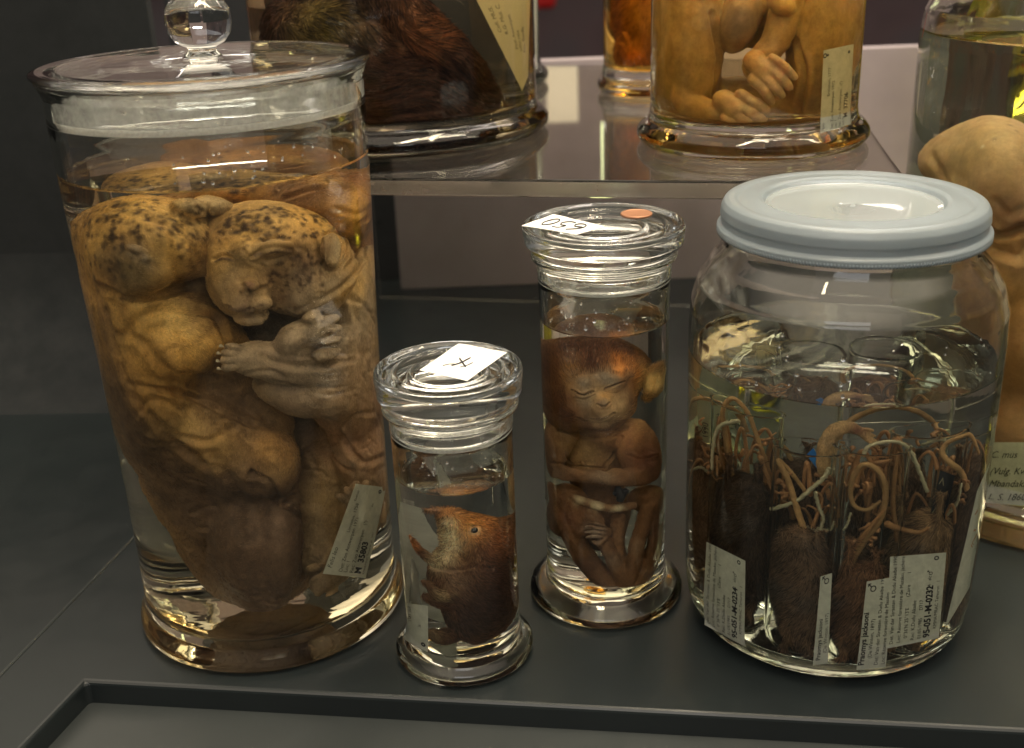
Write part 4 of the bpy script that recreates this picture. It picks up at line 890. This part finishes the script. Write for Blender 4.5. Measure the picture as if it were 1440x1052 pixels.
add_tube('h', 1245, -.004, 510, 640, 'middle right test tube behind the front row, a long tail arching inside it', 'rat in the middle right of the wide jar with the longest tail arched over it', (.24, .13, .07),
         [(1180, 640, .006), (1180, 600, .006), (1202, 572, .006), (1250, 556, .006), (1295, 566, .006), (1318, 600, .006), (1326, 640, .006)], .016, 28)
# thick pale limb over the rim between tubes b and c
S = Sculpt(JW, (WX-.03, WY-.07, .07), (WX+.03, WY-.01, .135), .0006)
S.limb([(1158, 660, .044, 2.6), (1160, 632, .045, 3.0), (1172, 604, .045, 3.2), (1190, 594, .044, 3.0), (1206, 600, .042, 2.2)], k=.001)
for k in range(4): S.limb([(1203, 600, .042, 1.2), (1216+3*k, 598+7*k, .042, .9), (1228+3*k, 600+9*k, .041, .5)], k=.0006)
o = S.build('preserved_paw', M_RAT, None, (.50, .32, .15), [(1206, 600, 4, (.32, .14, .09), .9)], (), [(200, .3)])
tag(o, 'pale rat hind foot bent over the rim between the two front test tubes', 'animal specimen')
for pts, r_, lb in (([(1022, 662, .034), (1010, 620, .036), (1014, 585, .036), (1024, 600, .036), (1030, 650, .034)], .0013, 'thin brown tail standing left above the darkest rat'),
      ([(1140, 748, .048), (1150, 722, .048), (1156, 700, .048), (1150, 690, .048)], .0010, 'short pinkish tail end beside the crossing strings'),
      ([(1246, 735, .052), (1262, 742, .050), (1290, 748, .048), (1305, 742, .046)], .0016, 'pale tan tail lying level above the label ending 0232'),
      ([(1202, 680, .040), (1212, 655, .040), (1236, 648, .040), (1262, 655, .038), (1268, 700, .038)], .0017, 'brown tail looping behind the coiled one'),
      ([(1196, 775, .053), (1222, 742, .054), (1244, 715, .053)], .0012, 'thin slanting tail crossing below the coil'),
      ([(1262, 760, .046), (1256, 700, .044), (1262, 640, .040), (1266, 610, .036)], .0012, 'upright thin tail between the two right-hand tubes'),
      ([(1070, 640, .038), (1080, 670, .040), (1092, 700, .042)], .0016, 'brown tail slanting down from the darkest rat towards the grey-brown one'),
      ([(1340, 640, .030), (1330, 670, .034), (1322, 690, .036)], .0014, 'short tail curled behind the black strap')):
    P3 = spline([ptc(*p_) for p_ in pts], 8); n_ = len(P3); me = tube(P3, np.linspace(r_, r_*.6, n_)*(1+.06*np.sin(np.arange(n_)*2.6)), 9)
    at = me.attributes.new('Col', 'FLOAT_COLOR', 'POINT'); at.data.foreach_set('color', np.tile([.42, .21, .085, 1], (len(me.vertices), 1)).astype(np.float32).ravel())
    tag(mobj('rat_tail', me, M_TAIL), lb, 'animal specimen', 'loose tails between the test tubes')
# strings of the collector tags
rgs = random.Random(12); n_s = 0
STR = [([(1084, 716, .050), (1118, 704, .050), (1142, 685, .050), (1160, 668, .050), (1166, 655, .049)], 'thick pale string crossing between the two front tubes', .0011),
       ([(1146, 690, .049), (1152, 712, .049), (1158, 728, .049), (1150, 745, .049), (1132, 740, .049)], 'kinked pale string hanging beside the crossing string', .0009),
       ([(1150, 742, .049), (1166, 744, .049), (1174, 732, .049)], 'short pale string curl above the grey-brown rat', .0008),
       ([(1214, 640, .048), (1222, 625, .047), (1250, 618, .046), (1276, 626, .044), (1292, 660, .042), (1304, 690, .041)], 'pale string draped over the coiled tail', .0010),
       ([(1351, 680, .036), (1346, 705, .037), (1332, 722, .038)], 'yellowish string hanging right of the dark strap', .0011),
       ([(1000, 660, .040), (1002, 630, .040), (1012, 600, .040), (1040, 588, .038)], 'whitish string arched over the darkest rat', .0012),
       ([(970, 662, .012), (985, 657, .02), (996, 664, .02)], 'short white string end at the left wall of the jar', .0009),
       ([(1296, 620, .02), (1320, 612, .02), (1336, 618, .02)], 'pale string end under the long arched tail', .0010),
       ([(1196, 720, .052), (1192, 736, .052), (1187, 744, .052)], 'thin white string below the coiled tail', .0006)]
for pts, lb, r_ in STR:
    P3 = spline([ptc(*p_) for p_ in pts], 8); n_ = len(P3)
    P3 = P3+np.stack([np.sin(np.arange(n_)*1.9), np.cos(np.arange(n_)*1.7), np.sin(np.arange(n_)*2.3)], 1)*.00018
    tag(mobj('tag_string', tube(P3, r_*(.9+.15*np.sin(np.arange(n_)*2.9)), 8), M_STRING), lb, 'string', 'strings tied to the specimens in the wide jar')
# tangle of shrivelled feet and gut above the rats
tg = []
for (x, y, d, sx_, sy_, n_) in ((1020, 650, .030, 30, 26, 9), (990, 620, .012, 16, 30, 9), (1072, 625, .030, 14, 30, 7), (1100, 690, .048, 10, 18, 8), (1160, 690, .040, 16, 30, 8), (1215, 640, .040, 26, 14, 12), (1220, 690, .046, 14, 20, 6), (1225, 745, .050, 14, 18, 8), (1262, 700, .030, 22, 40, 8), (1345, 668, .034, 16, 14, 10), (1370, 740, .024, 12, 40, 7), (1290, 610, .010, 36, 16, 9)):
    for _ in range(n_):
        x0, y0 = x+rgs.uniform(-sx_, sx_), y+rgs.uniform(-sy_, sy_); a = rgs.uniform(0, 6.28)
        pp = [(x0+i*4.5*math.cos(a)+rgs.uniform(-4, 4), y0+i*4.5*math.sin(a)+rgs.uniform(-4, 4), d+rgs.uniform(-.002, .002)) for i in range(4)]
        P3 = spline([ptc(*q_) for q_ in pp], 3); tg.append(tube(P3, np.linspace(.0011, .0006, len(P3))*rgs.uniform(.6, 1.2), 6))
for _ in range(34):
    x0, y0, d_ = rgs.uniform(985, 1375), rgs.uniform(640, 740), rgs.uniform(.005, .045); hgt = rgs.uniform(20, 75); wd_ = rgs.uniform(-34, 34)
    pp = [(x0, y0, d_), (x0+wd_*.15, y0-hgt*.6, d_), (x0+wd_*.5, y0-hgt, d_+.002), (x0+wd_, y0-hgt*.6, d_), (x0+wd_*1.1, y0-hgt*.1, d_-.002)]
    P3 = spline([ptc(*q_, .064) for q_ in pp], 6); tg.append(tube(P3, np.linspace(.0011, .0006, len(P3))*rgs.uniform(.7, 1.15), 7))
me = join(tg); at = me.attributes.new('Col', 'FLOAT_COLOR', 'POINT'); at.data.foreach_set('color', np.tile([.46, .23, .10, 1], (len(me.vertices), 1)).astype(np.float32).ravel())
tag(mobj('shrivelled_tissue', me, M_TAIL), 'tangle of shrivelled brown feet and threads above the rats in the wide jar', 'specimen tissue', kind='stuff')
o = mobj('blue_strip', prism([(0, 0), (1, 0), (1, 1), (0, 1)], 0, 1), princ('blue_plastic', (.02, .20, .62), .35)[0], smooth=False)
P_ = flat_in(JW, [(1135, 638), (1144, 628), (1156, 650), (1155, 664)], .038)
o.data = mesh([P_(*c, l) for l in (0, -.0006) for c in ((0, 0), (1, 0), (1, 1), (0, 1))], [(0, 1, 2, 3), (7, 6, 5, 4), (0, 4, 5, 1), (1, 5, 6, 2), (2, 6, 7, 3), (3, 7, 4, 0)]); o.data.materials.append(bpy.data.materials['blue_plastic'])
tag(o, 'small bright blue plastic strip among the tails in the wide jar', 'plastic strip')
# dark strap with pale marks
Pq = flat_in(JW, [(1322, 660), (1342, 668), (1326, 740), (1306, 732)], .0385)
paper('dark_strap', 'black embossed plastic strap tied above the right-hand rat', Pq, .010, .028, [(.001, .009, .006, 'V', 0, 0), (.001, .017, .006, '0', 0, 0), (.001, .025, .006, 'V', 0, 0)], princ('black_plastic', (.01, .012, .02), .3)[0], cat='plastic strap', nu=2, nv=6)
bpy.data.objects['dark_strap'].children[0].data.materials[0] = M_STRING
# ---------------------------------------------------------------- paper labels in the wide jar
def jacket(no1, no2, d1, n3='1'):
    return [(.0015, .0030, .0023, 'Det: Van der Straeten & Dudu Akaibe 1990', 0, 0), (.0015, .0062, .0023, 'Loc: R\u00e9serve foresti\u00e8re de Masako, jach\u00e8re', 0, 0), (.0030, .0092, .0023, "0\u00b036'N 25\u00b013'E        (Za\u00efre        1", 0, 0),
            (.0015, .0122, .0023, 'Rec: K.Dudu Akaibe', 0, 0), (.0015, .0152, .0022, '01/05/1985      D717', 0, 0), (.0015, .0190, .0040, no1, 0, .00014), (.0250, .0180, .0022, no2, 0, 0), (.0050, .0218, .0021, 'KMMA/MRAC Tervuren   1   .', 0, 0), (.0385, .0205, .0042, 'o', 0, .0001)]
# label 0234, read from bottom to top on tube a
P = on_wall(JW, [(1047, 912), (1048, 789), (993, 762), (990, 880)], .0700)
def swap(P_): return lambda u, v, l: P_(u, v, l)
# reading direction runs up the picture: u from bottom to top, v=1 is the left edge (top of the text)
paper('paper_label', 'curved paper label printed 95-051-M-0234 on the left of the wide jar', on_wall(JW, [(1046, 910), (1048, 789), (993, 762), (986, 880)], .0695), .042, .0235, jacket('95-051-M-0234', '41   alc\u2642', 'D718'), M_PAPER, 'printed paper labels in the jars')
paper('paper_label', 'curved paper label printed 95-051-M-0232 at the right of the wide jar', on_wall(JW, [(1322, 898), (1331, 777), (1252, 783), (1246, 913)], .0690), .042, .0235, jacket('95-051-M-0232', '34   alc\u2642', 'D717'), M_PAPER, 'printed paper labels in the jars')
jk = [(.0020, .0028, .0036, 'Praomys jacksoni', 0, .0001), (.0050, .0058, .0024, '(De Winton, 1897)', 0, 0), (.0015, .0088, .0024, 'Det: Van der Straeten & Dudu Akaibe 1990', 0, 0), (.0015, .0118, .0024, 'Loc: R\u00e9serve foresti\u00e8re de Masako', 0, 0), (.0360, .0045, .0042, '\u2642', 0, 0)]
paper('paper_label', 'paper label headed Praomys jacksoni on the front tube with the lowest rat', on_wall(JW, [(1247, 940), (1254, 812), (1219, 818), (1205, 944)], .0693), .042, .0125, jk, M_PAPER, 'printed paper labels in the jars')
paper('paper_label', 'narrow paper label seen edge-on beside the grey-brown rat', on_wall(JW, [(1164, 934), (1170, 806), (1154, 811), (1143, 937)], .0690), .042, .0066, [(.0020, .0030, .0028, 'Praomys jacksoni', 0, .00005), (.0050, .0058, .0024, '(De Winton, 1897)', 0, 0), (.0370, .0045, .004, '\u2642', 0, 0)], M_PAPER, 'printed paper labels in the jars')
paper('paper_label', 'blank grey paper strip slanting down the right wall of the wide jar', on_wall(JW, [(1366, 826), (1392, 650), (1374, 690), (1330, 886)], .0660), .06, .012, [], M_PAPER, 'printed paper labels in the jars')
paper('paper_label', 'small yellowed card with rows of print at the left back of the wide jar', flat_in(JW, [(1026, 622), (1030, 540), (985, 536), (980, 618)], -.020), .024, .013, [(.002, .004, .0032, '1990', 0, 0), (.002, .0075, .0026, 'SKZ. 6 / 0004', 0, 0), (.002, .011, .0026, 'alc. 6 / 1/04', 0, 0)], M_YPAPER, 'printed paper labels in the jars')
# labels in the other jars
paper('paper_label', 'slanting paper label printed Felis leo, M 35803, in the lion cub jar', on_wall(JL, [(517, 814), (548, 686), (502, 681), (455, 808)], .0636), .052, .0235,
      [(.0035, .0035, .0036, 'Felis leo', .3, 0), (.0245, .0070, .0028, 'Linnaeus, 1758', 0, 0), (.0425, .0045, .0024, 'foetus', 0, 0), (.0020, .0098, .0029, 'Det: Zoo Antwerpen 1971', 0, 0), (.0020, .0126, .0029, 'Loc: ?', 0, 0), (.0020, .0158, .0029, 'Rec: Zoo Antwerpen   (?)', 0, 0), (.0020, .0200, .0048, 'M  35803', 0, .0002), (.0020, .0222, .0017, 'KMMA/MRAC Tervuren  alc  1971', 0, 0), (.0480, .0205, .0042, 'o', 0, .0002), (.040, .0170, .002, 'ale', 0, 0)], M_PAPER, 'printed paper labels in the jars')
paper('paper_label', 'blank back of a greenish paper strip behind the shrew', on_wall(JS, [(588, 862), (588, 693), (558, 692), (566, 862)], .0258, far=True), .05, .008, [], M_PAPER, 'printed paper labels in the jars')
paper('paper_label', 'white paper label with a small ring, low at the left of the shrew jar', on_wall(JS, [(602, 852), (602, 917), (572, 903), (570, 848)], .0258), .022, .009, [(.0015, .0022, .0022, 'lius, 1871', 0, 0), (.0100, .0060, .0020, 'al.', 0, 0), (.0185, .0078, .0034, 'o', 0, .0002)], M_PAPER, 'printed paper labels in the jars')
# ------------------------------------------------------------------ jars on the shelf and behind
SH = .217
def plain_jar(name, x, y, z0, label, Rf, R, lvl, top, tint, k=1., nb=False):
    return jar(name, (x, y, z0), label, 'specimen jar',
        [(0, .005), (Rf*.7, .0045), (Rf*.86, 0), (Rf-.003, 0), (Rf, .004), (Rf, .008), (Rf-.003, .012), (R+.001, .014), (R, .020), (R, lvl), (R, top)], [(R-.0028, top), (R-.0028, lvl)], lvl, .0165, tint, seg=72)
# primates
PX, PY = .1455, .672
jp = plain_jar('specimen_jar', PX, PY, SH, 'amber jar on the shelf with two small primate hands folded inside', .0665, .0590, .125, .16, (.98, .88, .66))
JP = Jar(PX, PY, .0590)
S = Sculpt(JP, (PX-.057, PY-.057, SH+.017), (PX+.057, PY+.057, SH+.122), .00085)
S.blob(965, 60, 46, 130, .006, .030, 4, .008); S.blob(1165, 40, 46, 140, .004, .030, 12, .008); S.blob(1060, 0, 110, 70, -.012, .03, 0, .01); S.blob(1055, 150, 100, 40, -.010, .024, 0, .01)
S.begin(); S.limb([(1115, -20, .020, 8), (1090, 60, .026, 6), (1062, 92, .030, 5.0), (1080, 110, .034, 5.5)], k=.003); S.end(.001)
S.begin(); S.limb([(980, 90, .018, 9), (960, 140, .026, 7), (1000, 158, .030, 5.5), (1030, 162, .033, 5.5)], k=.003); S.end(.001)
S.begin(); S.blob(1040, 26, 30, 52, .018, .016, 18, .004); S.blob(1100, 5, 22, 16, .03, .008, 20, .003); S.end(.001)
S.begin(); paw(S, 1072, 96, 42, .0400, 1.0, flen=46, palm=6.8, fr=2.7, spread=.06, k=.0005, curl=.6, gap=13.5); S.end(.001)
S.begin(); paw(S, 1030, 150, 34, .0390, 1.0, flen=46, palm=7.0, fr=2.8, spread=.06, k=.0005, curl=.6, gap=13.5); S.end(.001)
S.clip(PX, PY, .0545, .003)
p = [(950, 80, 30, (.50, .33, .10), .8), (1165, 60, 30, (.52, .33, .09), .8), (1030, 90, 10, (.62, .36, .10), .9), (1090, 110, 12, (.58, .42, .28), .95), (1055, 160, 13, (.56, .42, .29), .95), (1040, 30, 16, (.26, .19, .14), .95), (1110, 0, 10, (.55, .36, .12), .9), (1060, 200, 16, (.40, .20, .07), .7), (1048, 78, 5, (.35, .17, .05), .8)]
o = S.build('primate_infants', flesh('amber_skin', .5, 0, .3, .3, .55), None, (.45, .28, .10), p, [([(1000, 20), (1010, 80), (1000, 140)], 2., 2.), ([(1120, 60), (1130, 120), (1110, 190)], 2, 2.)], [(60, .8), (160, .3)])
tag(o, 'amber-coloured infant primates pressed together, two wrinkled hands at the front', 'animal specimen')
del S
paper('paper_label', 'upright paper label at the right side of the primate jar on the shelf', on_wall(JP, [(1194, 182), (1200, 62), (1158, 71), (1152, 196)], .0552), .052, .0225,
      [(.0020, .0030, .0030, 'Papio', 0, 0), (.0240, .0062, .0028, 'Erxleben, 1777', 0, 0), (.0020, .0095, .0028, 'Det: Zoo Antwerpen 1972', 0, 0), (.0020, .0122, .0028, 'Loc: ?', 0, 0), (.0020, .0152, .0028, 'Rec: Zoo Antwerpen   (?)', 0, 0), (.0020, .0178, .0022, '14-7-72', 0, 0), (.0080, .0200, .0040, 'M  37706', 0, .0001), (.0460, .0035, .0042, '\u2640', 0, .0001), (.0470, .0200, .003, 'o', 0, .0002)], M_PAPER, 'printed paper labels in the jars')
# big dark jar
QX, QY = -.066, .748
jq = plain_jar('specimen_jar', QX, QY, SH, 'large jar on the shelf with a dark brown hairy specimen and slanting yellowed label', .096, .0885, .125, .16, (.93, .86, .72))
JQ = Jar(QX, QY, .0885)
S = Sculpt(JQ, (QX-.085, QY-.085, SH+.017), (QX+.085, QY+.085, SH+.122), .0011)
S.blob(520, 110, 150, 110, .02, .055, 25, .01); S.blob(620, 150, 80, 50, .03, .04, 20, .01); S.blob(470, 60, 100, 90, .02, .05, 0, .01)
S.limb([(520, -30, .05, 14), (590, 40, .055, 12), (650, 90, .05, 9), (690, 150, .04, 7)], k=.005); S.limb([(400, 60, .06, 12), (450, 120, .062, 12), (600, 185, .05, 8)], k=.004)
S.clip(QX, QY, .0835, .003)
o = S.build('hairy_specimen', flesh('dark_hair', .6, 1., .3, .5), None, (.06, .026, .018), [(600, 50, 14, (.26, .10, .035), .9), (560, 20, 12, (.20, .09, .04), .8), (450, 40, 22, (.20, .17, .05), .8), (520, 130, 30, (.06, .025, .022), .8)], [([(430, 150), (520, 165), (620, 150)], 2, 2), ([(560, 20), (600, 60), (660, 110)], 2, 2)], [(50, 2.), (160, .8)], fur=(14000, 9, .4, .12, (.5, 0, -.5), M_HAIR, 1.))
tag(o, 'dark brown hairy animal filling the large jar on the shelf', 'animal specimen')
del S
paper('paper_label', 'long yellowed typed label slanting down inside the dark specimen jar', on_wall(JQ, [(742, 108), (746, -30), (655, -30), (734, 128)], .0815), .075, .035,
      [(.038, .008, .0042, 'Coll. MUS.', 0, 0), (.036, .0135, .0042, 'R.G. Mus. C.', 0, 0), (.024, .0195, .0036, 'Zool. Antwerpen', 0, 0), (.022, .0245, .0034, 'Juillet 1954', 0, 0), (.020, .0295, .0040, 'Rec. Gorilla', 0, 0)], M_YPAPER, 'printed paper labels in the jars')
# slender jar behind
TX, TY = .1120, .8755
jt = plain_jar('specimen_jar', TX, TY, SH, 'slender golden jar on the shelf behind the primate jar, orange fur inside', .0395, .0350, .13, .16, (.97, .78, .36))
JT = Jar(TX, TY, .0350)
S = Sculpt(JT, (TX-.033, TY-.033, SH+.020), (TX+.033, TY+.033, SH+.128), .0009)
S.blob(905, 20, 44, 70, .004, .020, 0, .005); S.blob(890, 75, 26, 26, .012, .010, 0, .004)
for k in range(9): S.limb([(885+rg.uniform(-8, 20), 60+rg.uniform(-20, 10), .018, 2), (884+rg.uniform(-12, 20), 98+rg.uniform(-6, 8), .02, .8)], k=.0008)
S.clip(TX, TY, .0315, .002)
o = S.build('furry_specimen', M_FUR, None, (.40, .17, .04), [(890, 80, 6, (.75, .25, .03), .9), (895, 95, 12, (.06, .03, .02), .8), (915, 30, 12, (.5, .28, .06), .7)], (), [(120, .8)], fur=(3000, 5, .3, .2, (.1, 0, -.7), M_HAIR, .7))
tag(o, 'small animal with a tuft of bright orange fur in the slender golden jar', 'animal specimen')
del S
# jar behind the dark one
UX, UY = -.022, .945
plain_jar('specimen_jar', UX, UY, SH, 'clear jar half hidden behind the large dark jar, white strip inside its right wall', .0605, .0540, .13, .16, (.95, .96, .92))
JU = Jar(UX, UY, .0540)
paper('paper_label', 'white paper strip standing at the right wall of the half-hidden clear jar', on_wall(JU, [(755, 100), (755, -20), (743, -20), (743, 98)], .0505), .05, .006, [], M_STICKER, 'printed paper labels in the jars')
# tall jar at the far right, standing on the platform
VX, VY = .345, .655
jv = jar('specimen_jar', (VX, VY), 'tallest jar at the right edge with a smooth pale rounded specimen inside', 'specimen jar',
    [(0, .006), (.09, .005), (.104, 0), (.112, 0), (.116, .005), (.116, .016), (.112, .021), (.1075, .024), (.106, .034), (.106, .27), (.1045, .285), (.0985, .298), (.0925, .305), (.0900, .313), (.0900, .345), (.0925, .348)],
    [(.0925, .350), (.0868, .348), (.0868, .313), (.0895, .304), (.0955, .297), (.1015, .285), (.1028, .275)], .275, .026, (.965, .955, .80), seg=96)
JV = Jar(VX, VY, .106)
S = Sculpt(JV, (VX-.102, VY-.102, .03), (VX+.102, VY+.102, .27), .0014)
S.blob(1400, 235, 78, 84, .03, .055, 10, .01); S.blob(1330, 215, 44, 26, .02, .03, -35, .012); S.blob(1370, 290, 70, 44, .04, .04, 0, .01); S.blob(1450, 280, 80, 100, .02, .06, 0, .012)
S.begin(); S.blob(1440, 450, 92, 130, .03, .05, 0, .01); S.blob(1420, 580, 70, 90, .03, .04, 0, .01); S.end(.003)
S.begin(); S.limb([(1460, 320, .06, 16), (1420, 380, .065, 15), (1395, 440, .06, 13), (1430, 500, .055, 12)], k=.006); S.end(.003)
S.clip(VX, VY, .1010, .004, .03)
p = [(1400, 190, 50, (.52, .38, .22), .8), (1330, 215, 16, (.50, .36, .22), .8), (1420, 300, 16, (.33, .16, .10), .7), (1430, 330, 14, (.22, .11, .06), .6), (1400, 420, 30, (.44, .24, .09), .9), (1420, 520, 40, (.40, .21, .08), .9), (1420, 170, 1.4, UM, .9), (1384, 205, .9, (.8, .75, .6), .9), (1400, 195, 1., UM, .6), (1430, 180, 1.2, UM, .7)]
o = S.build('pale_specimen', flesh('pale_skin', .5, 0, .3, .22, .3), None, (.56, .36, .24), p, [([(1375, 318), (1410, 330), (1440, 318)], 2.4, 4), ([(1400, 280), (1420, 300), (1438, 290)], 2, 1.5), ([(1388, 195), (1400, 188), (1410, 190)], .8, .6), ([(1400, 350), (1430, 360), (1440, 350)], 3, 3), ([(1310, 215), (1330, 250), (1345, 300)], 3, 1.4)], [(30, 1.4), (100, .4)])
tag(o, 'smooth pale beige rounded animal foetus in the tallest jar at the right edge', 'animal specimen')
del S
paper('paper_label', 'handwritten grey label low in the tallest jar at the right edge', on_wall(JV, [(1372, 712), (1560, 712), (1560, 622), (1378, 622)], .1022), .07, .033,
      [(.006, .008, .0050, 'C. mus', .4, 0), (.006, .0165, .0050, '(Vulg. Kwon)', .4, 0), (.006, .0230, .0050, 'Mbandaka', .4, 0), (.006, .0300, .0050, 'L. S. 1860', .4, 0)], M_PAPER, 'printed paper labels in the jars')
# yellow jar behind it
YX, YY = .47, 1.0
plain_jar('specimen_jar', YX, YY, 0, 'pale yellow liquid jar far behind the tallest jar', .085, .078, .30, .36, (.93, .92, .30))
# red thing far behind
o = mobj('red_disc', box(.085, .19, 3.9, 3.95, float(at_y(765, 14, 3.9)[2]), .25, .02), M_RED); tag(o, 'blurred bright red sign far behind the shelf', 'sign')
struct('gallery_ledge', box(-1.5, 2.5, 2.6, 3.0, -.9, -.06, .01), paint_mat('ledge_paint', (.11, .085, .09), .6))

struct('shelf_reflector_panel', box(-1.6, 2.6, 4.15, 4.19, .16, 2.4, .01), paint_mat('pinkish_reflector_paint', (.62, .50, .50), .8))  # unseen pale panel, added to brighten the reflection in the shelf top
# ------------------------------------------------------------------ things on the lids
def sticker(name, label, cx_px, corners, h, mat, parent=None, cat=None, th=.0002, marks=None):
    P = [on_h(x, y, h) for x, y in corners]; P0 = [p-np.array([0, 0, th]) for p in P]
    def at(u, v, l): q = (P[0]*(1-u)+P[1]*u)*(1-v)+(P[3]*(1-u)+P[2]*u)*v; return q+np.array([0, 0, l])
    n_ = 8; vs = [at(i/n_, j/n_, .0003*vnoise(np.array([i*.6, j*.6, h*100]), 1.)) for j in range(n_+1) for i in range(n_+1)]
    k = len(vs); vs += [v-np.array([0, 0, th]) for v in vs]; fs = []
    for j in range(n_):
        for i in range(n_):
            a = j*(n_+1)+i; fs += [(a, a+1, a+n_+2, a+n_+1), (k+a, k+a+n_+1, k+a+n_+2, k+a+1)]
    ring = list(range(n_+1))+[j*(n_+1)+n_ for j in range(1, n_+1)]+[n_*(n_+1)+i for i in range(n_-1, -1, -1)]+[j*(n_+1) for j in range(n_-1, 0, -1)]
    for a, b in zip(ring, ring[1:]+ring[:1]): fs.append((a, k+a, k+b, b))
    o = mobj(name, mesh(vs, fs), mat, parent, smooth=False)
    if label: tag(o, label, cat)
    if marks:
        ms = [tube([at(u, v, .00035) for u, v in spline(m_[0], 6)], m_[1], 5) for m_ in marks]; mobj('pen_marks', join(ms), M_INK, o)
    return o
lidS = [c for c in js.children if c.name.startswith('lid')][0]; lidM = [c for c in jm.children if c.name.startswith('lid')][0]
sticker('paper_tag', 'white worn paper tag with a faint pen stroke on the shrew jar lid', 0, [(590, 521), (657, 535), (713, 495), (645, 483)], .1549, M_STICKER, None, 'paper tag',
        marks=[([(.42, .30), (.50, .42), (.55, .62)], .0003), ([(.38, .55), (.52, .45), (.68, .34)], .00032), ([(.60, .30), (.66, .38), (.70, .50)], .00018), ([(.28, .25), (.36, .33), (.46, .36)], .00018)])
# 650, written so that it reads from behind the jar
def upside(m_): return [([(1-u, 1-v) for u, v in q], r) for q, r in m_]
six = [([(.30, .80), (.20, .62), (.17, .42), (.22, .25), (.31, .24), (.35, .36), (.30, .48), (.19, .44)], .0003)]
five = [([(.56, .78), (.45, .76), (.43, .56), (.52, .56), (.57, .42), (.52, .26), (.42, .24)], .0003)]
zero = [([(.72, .78), (.66, .62), (.66, .40), (.72, .26), (.79, .34), (.81, .58), (.77, .74), (.72, .78)], .0003)]
sticker('paper_tag', 'clean white paper tag reading 650 upside down on the monkey jar lid', 0, [(733, 317), (811, 330), (851, 318), (778, 301)], .2070, M_STICKER, None, 'paper tag', marks=upside(six+five+zero))
c0 = on_h(895, 301, .2078)
coin = mobj('copper_coin', lathe(rounded([(0, .2070), (.0073, .2070), (.0078, .2074), (.0078, .2082), (.0073, .2085), (.0070, .2082), (0, .2082)], .0003, 2), c0[0], c0[1], 40), princ('copper', (.42, .21, .12), .5, .5, .6)[0])
tag(coin, 'reddish copper coin lying on the monkey jar lid', 'coin')
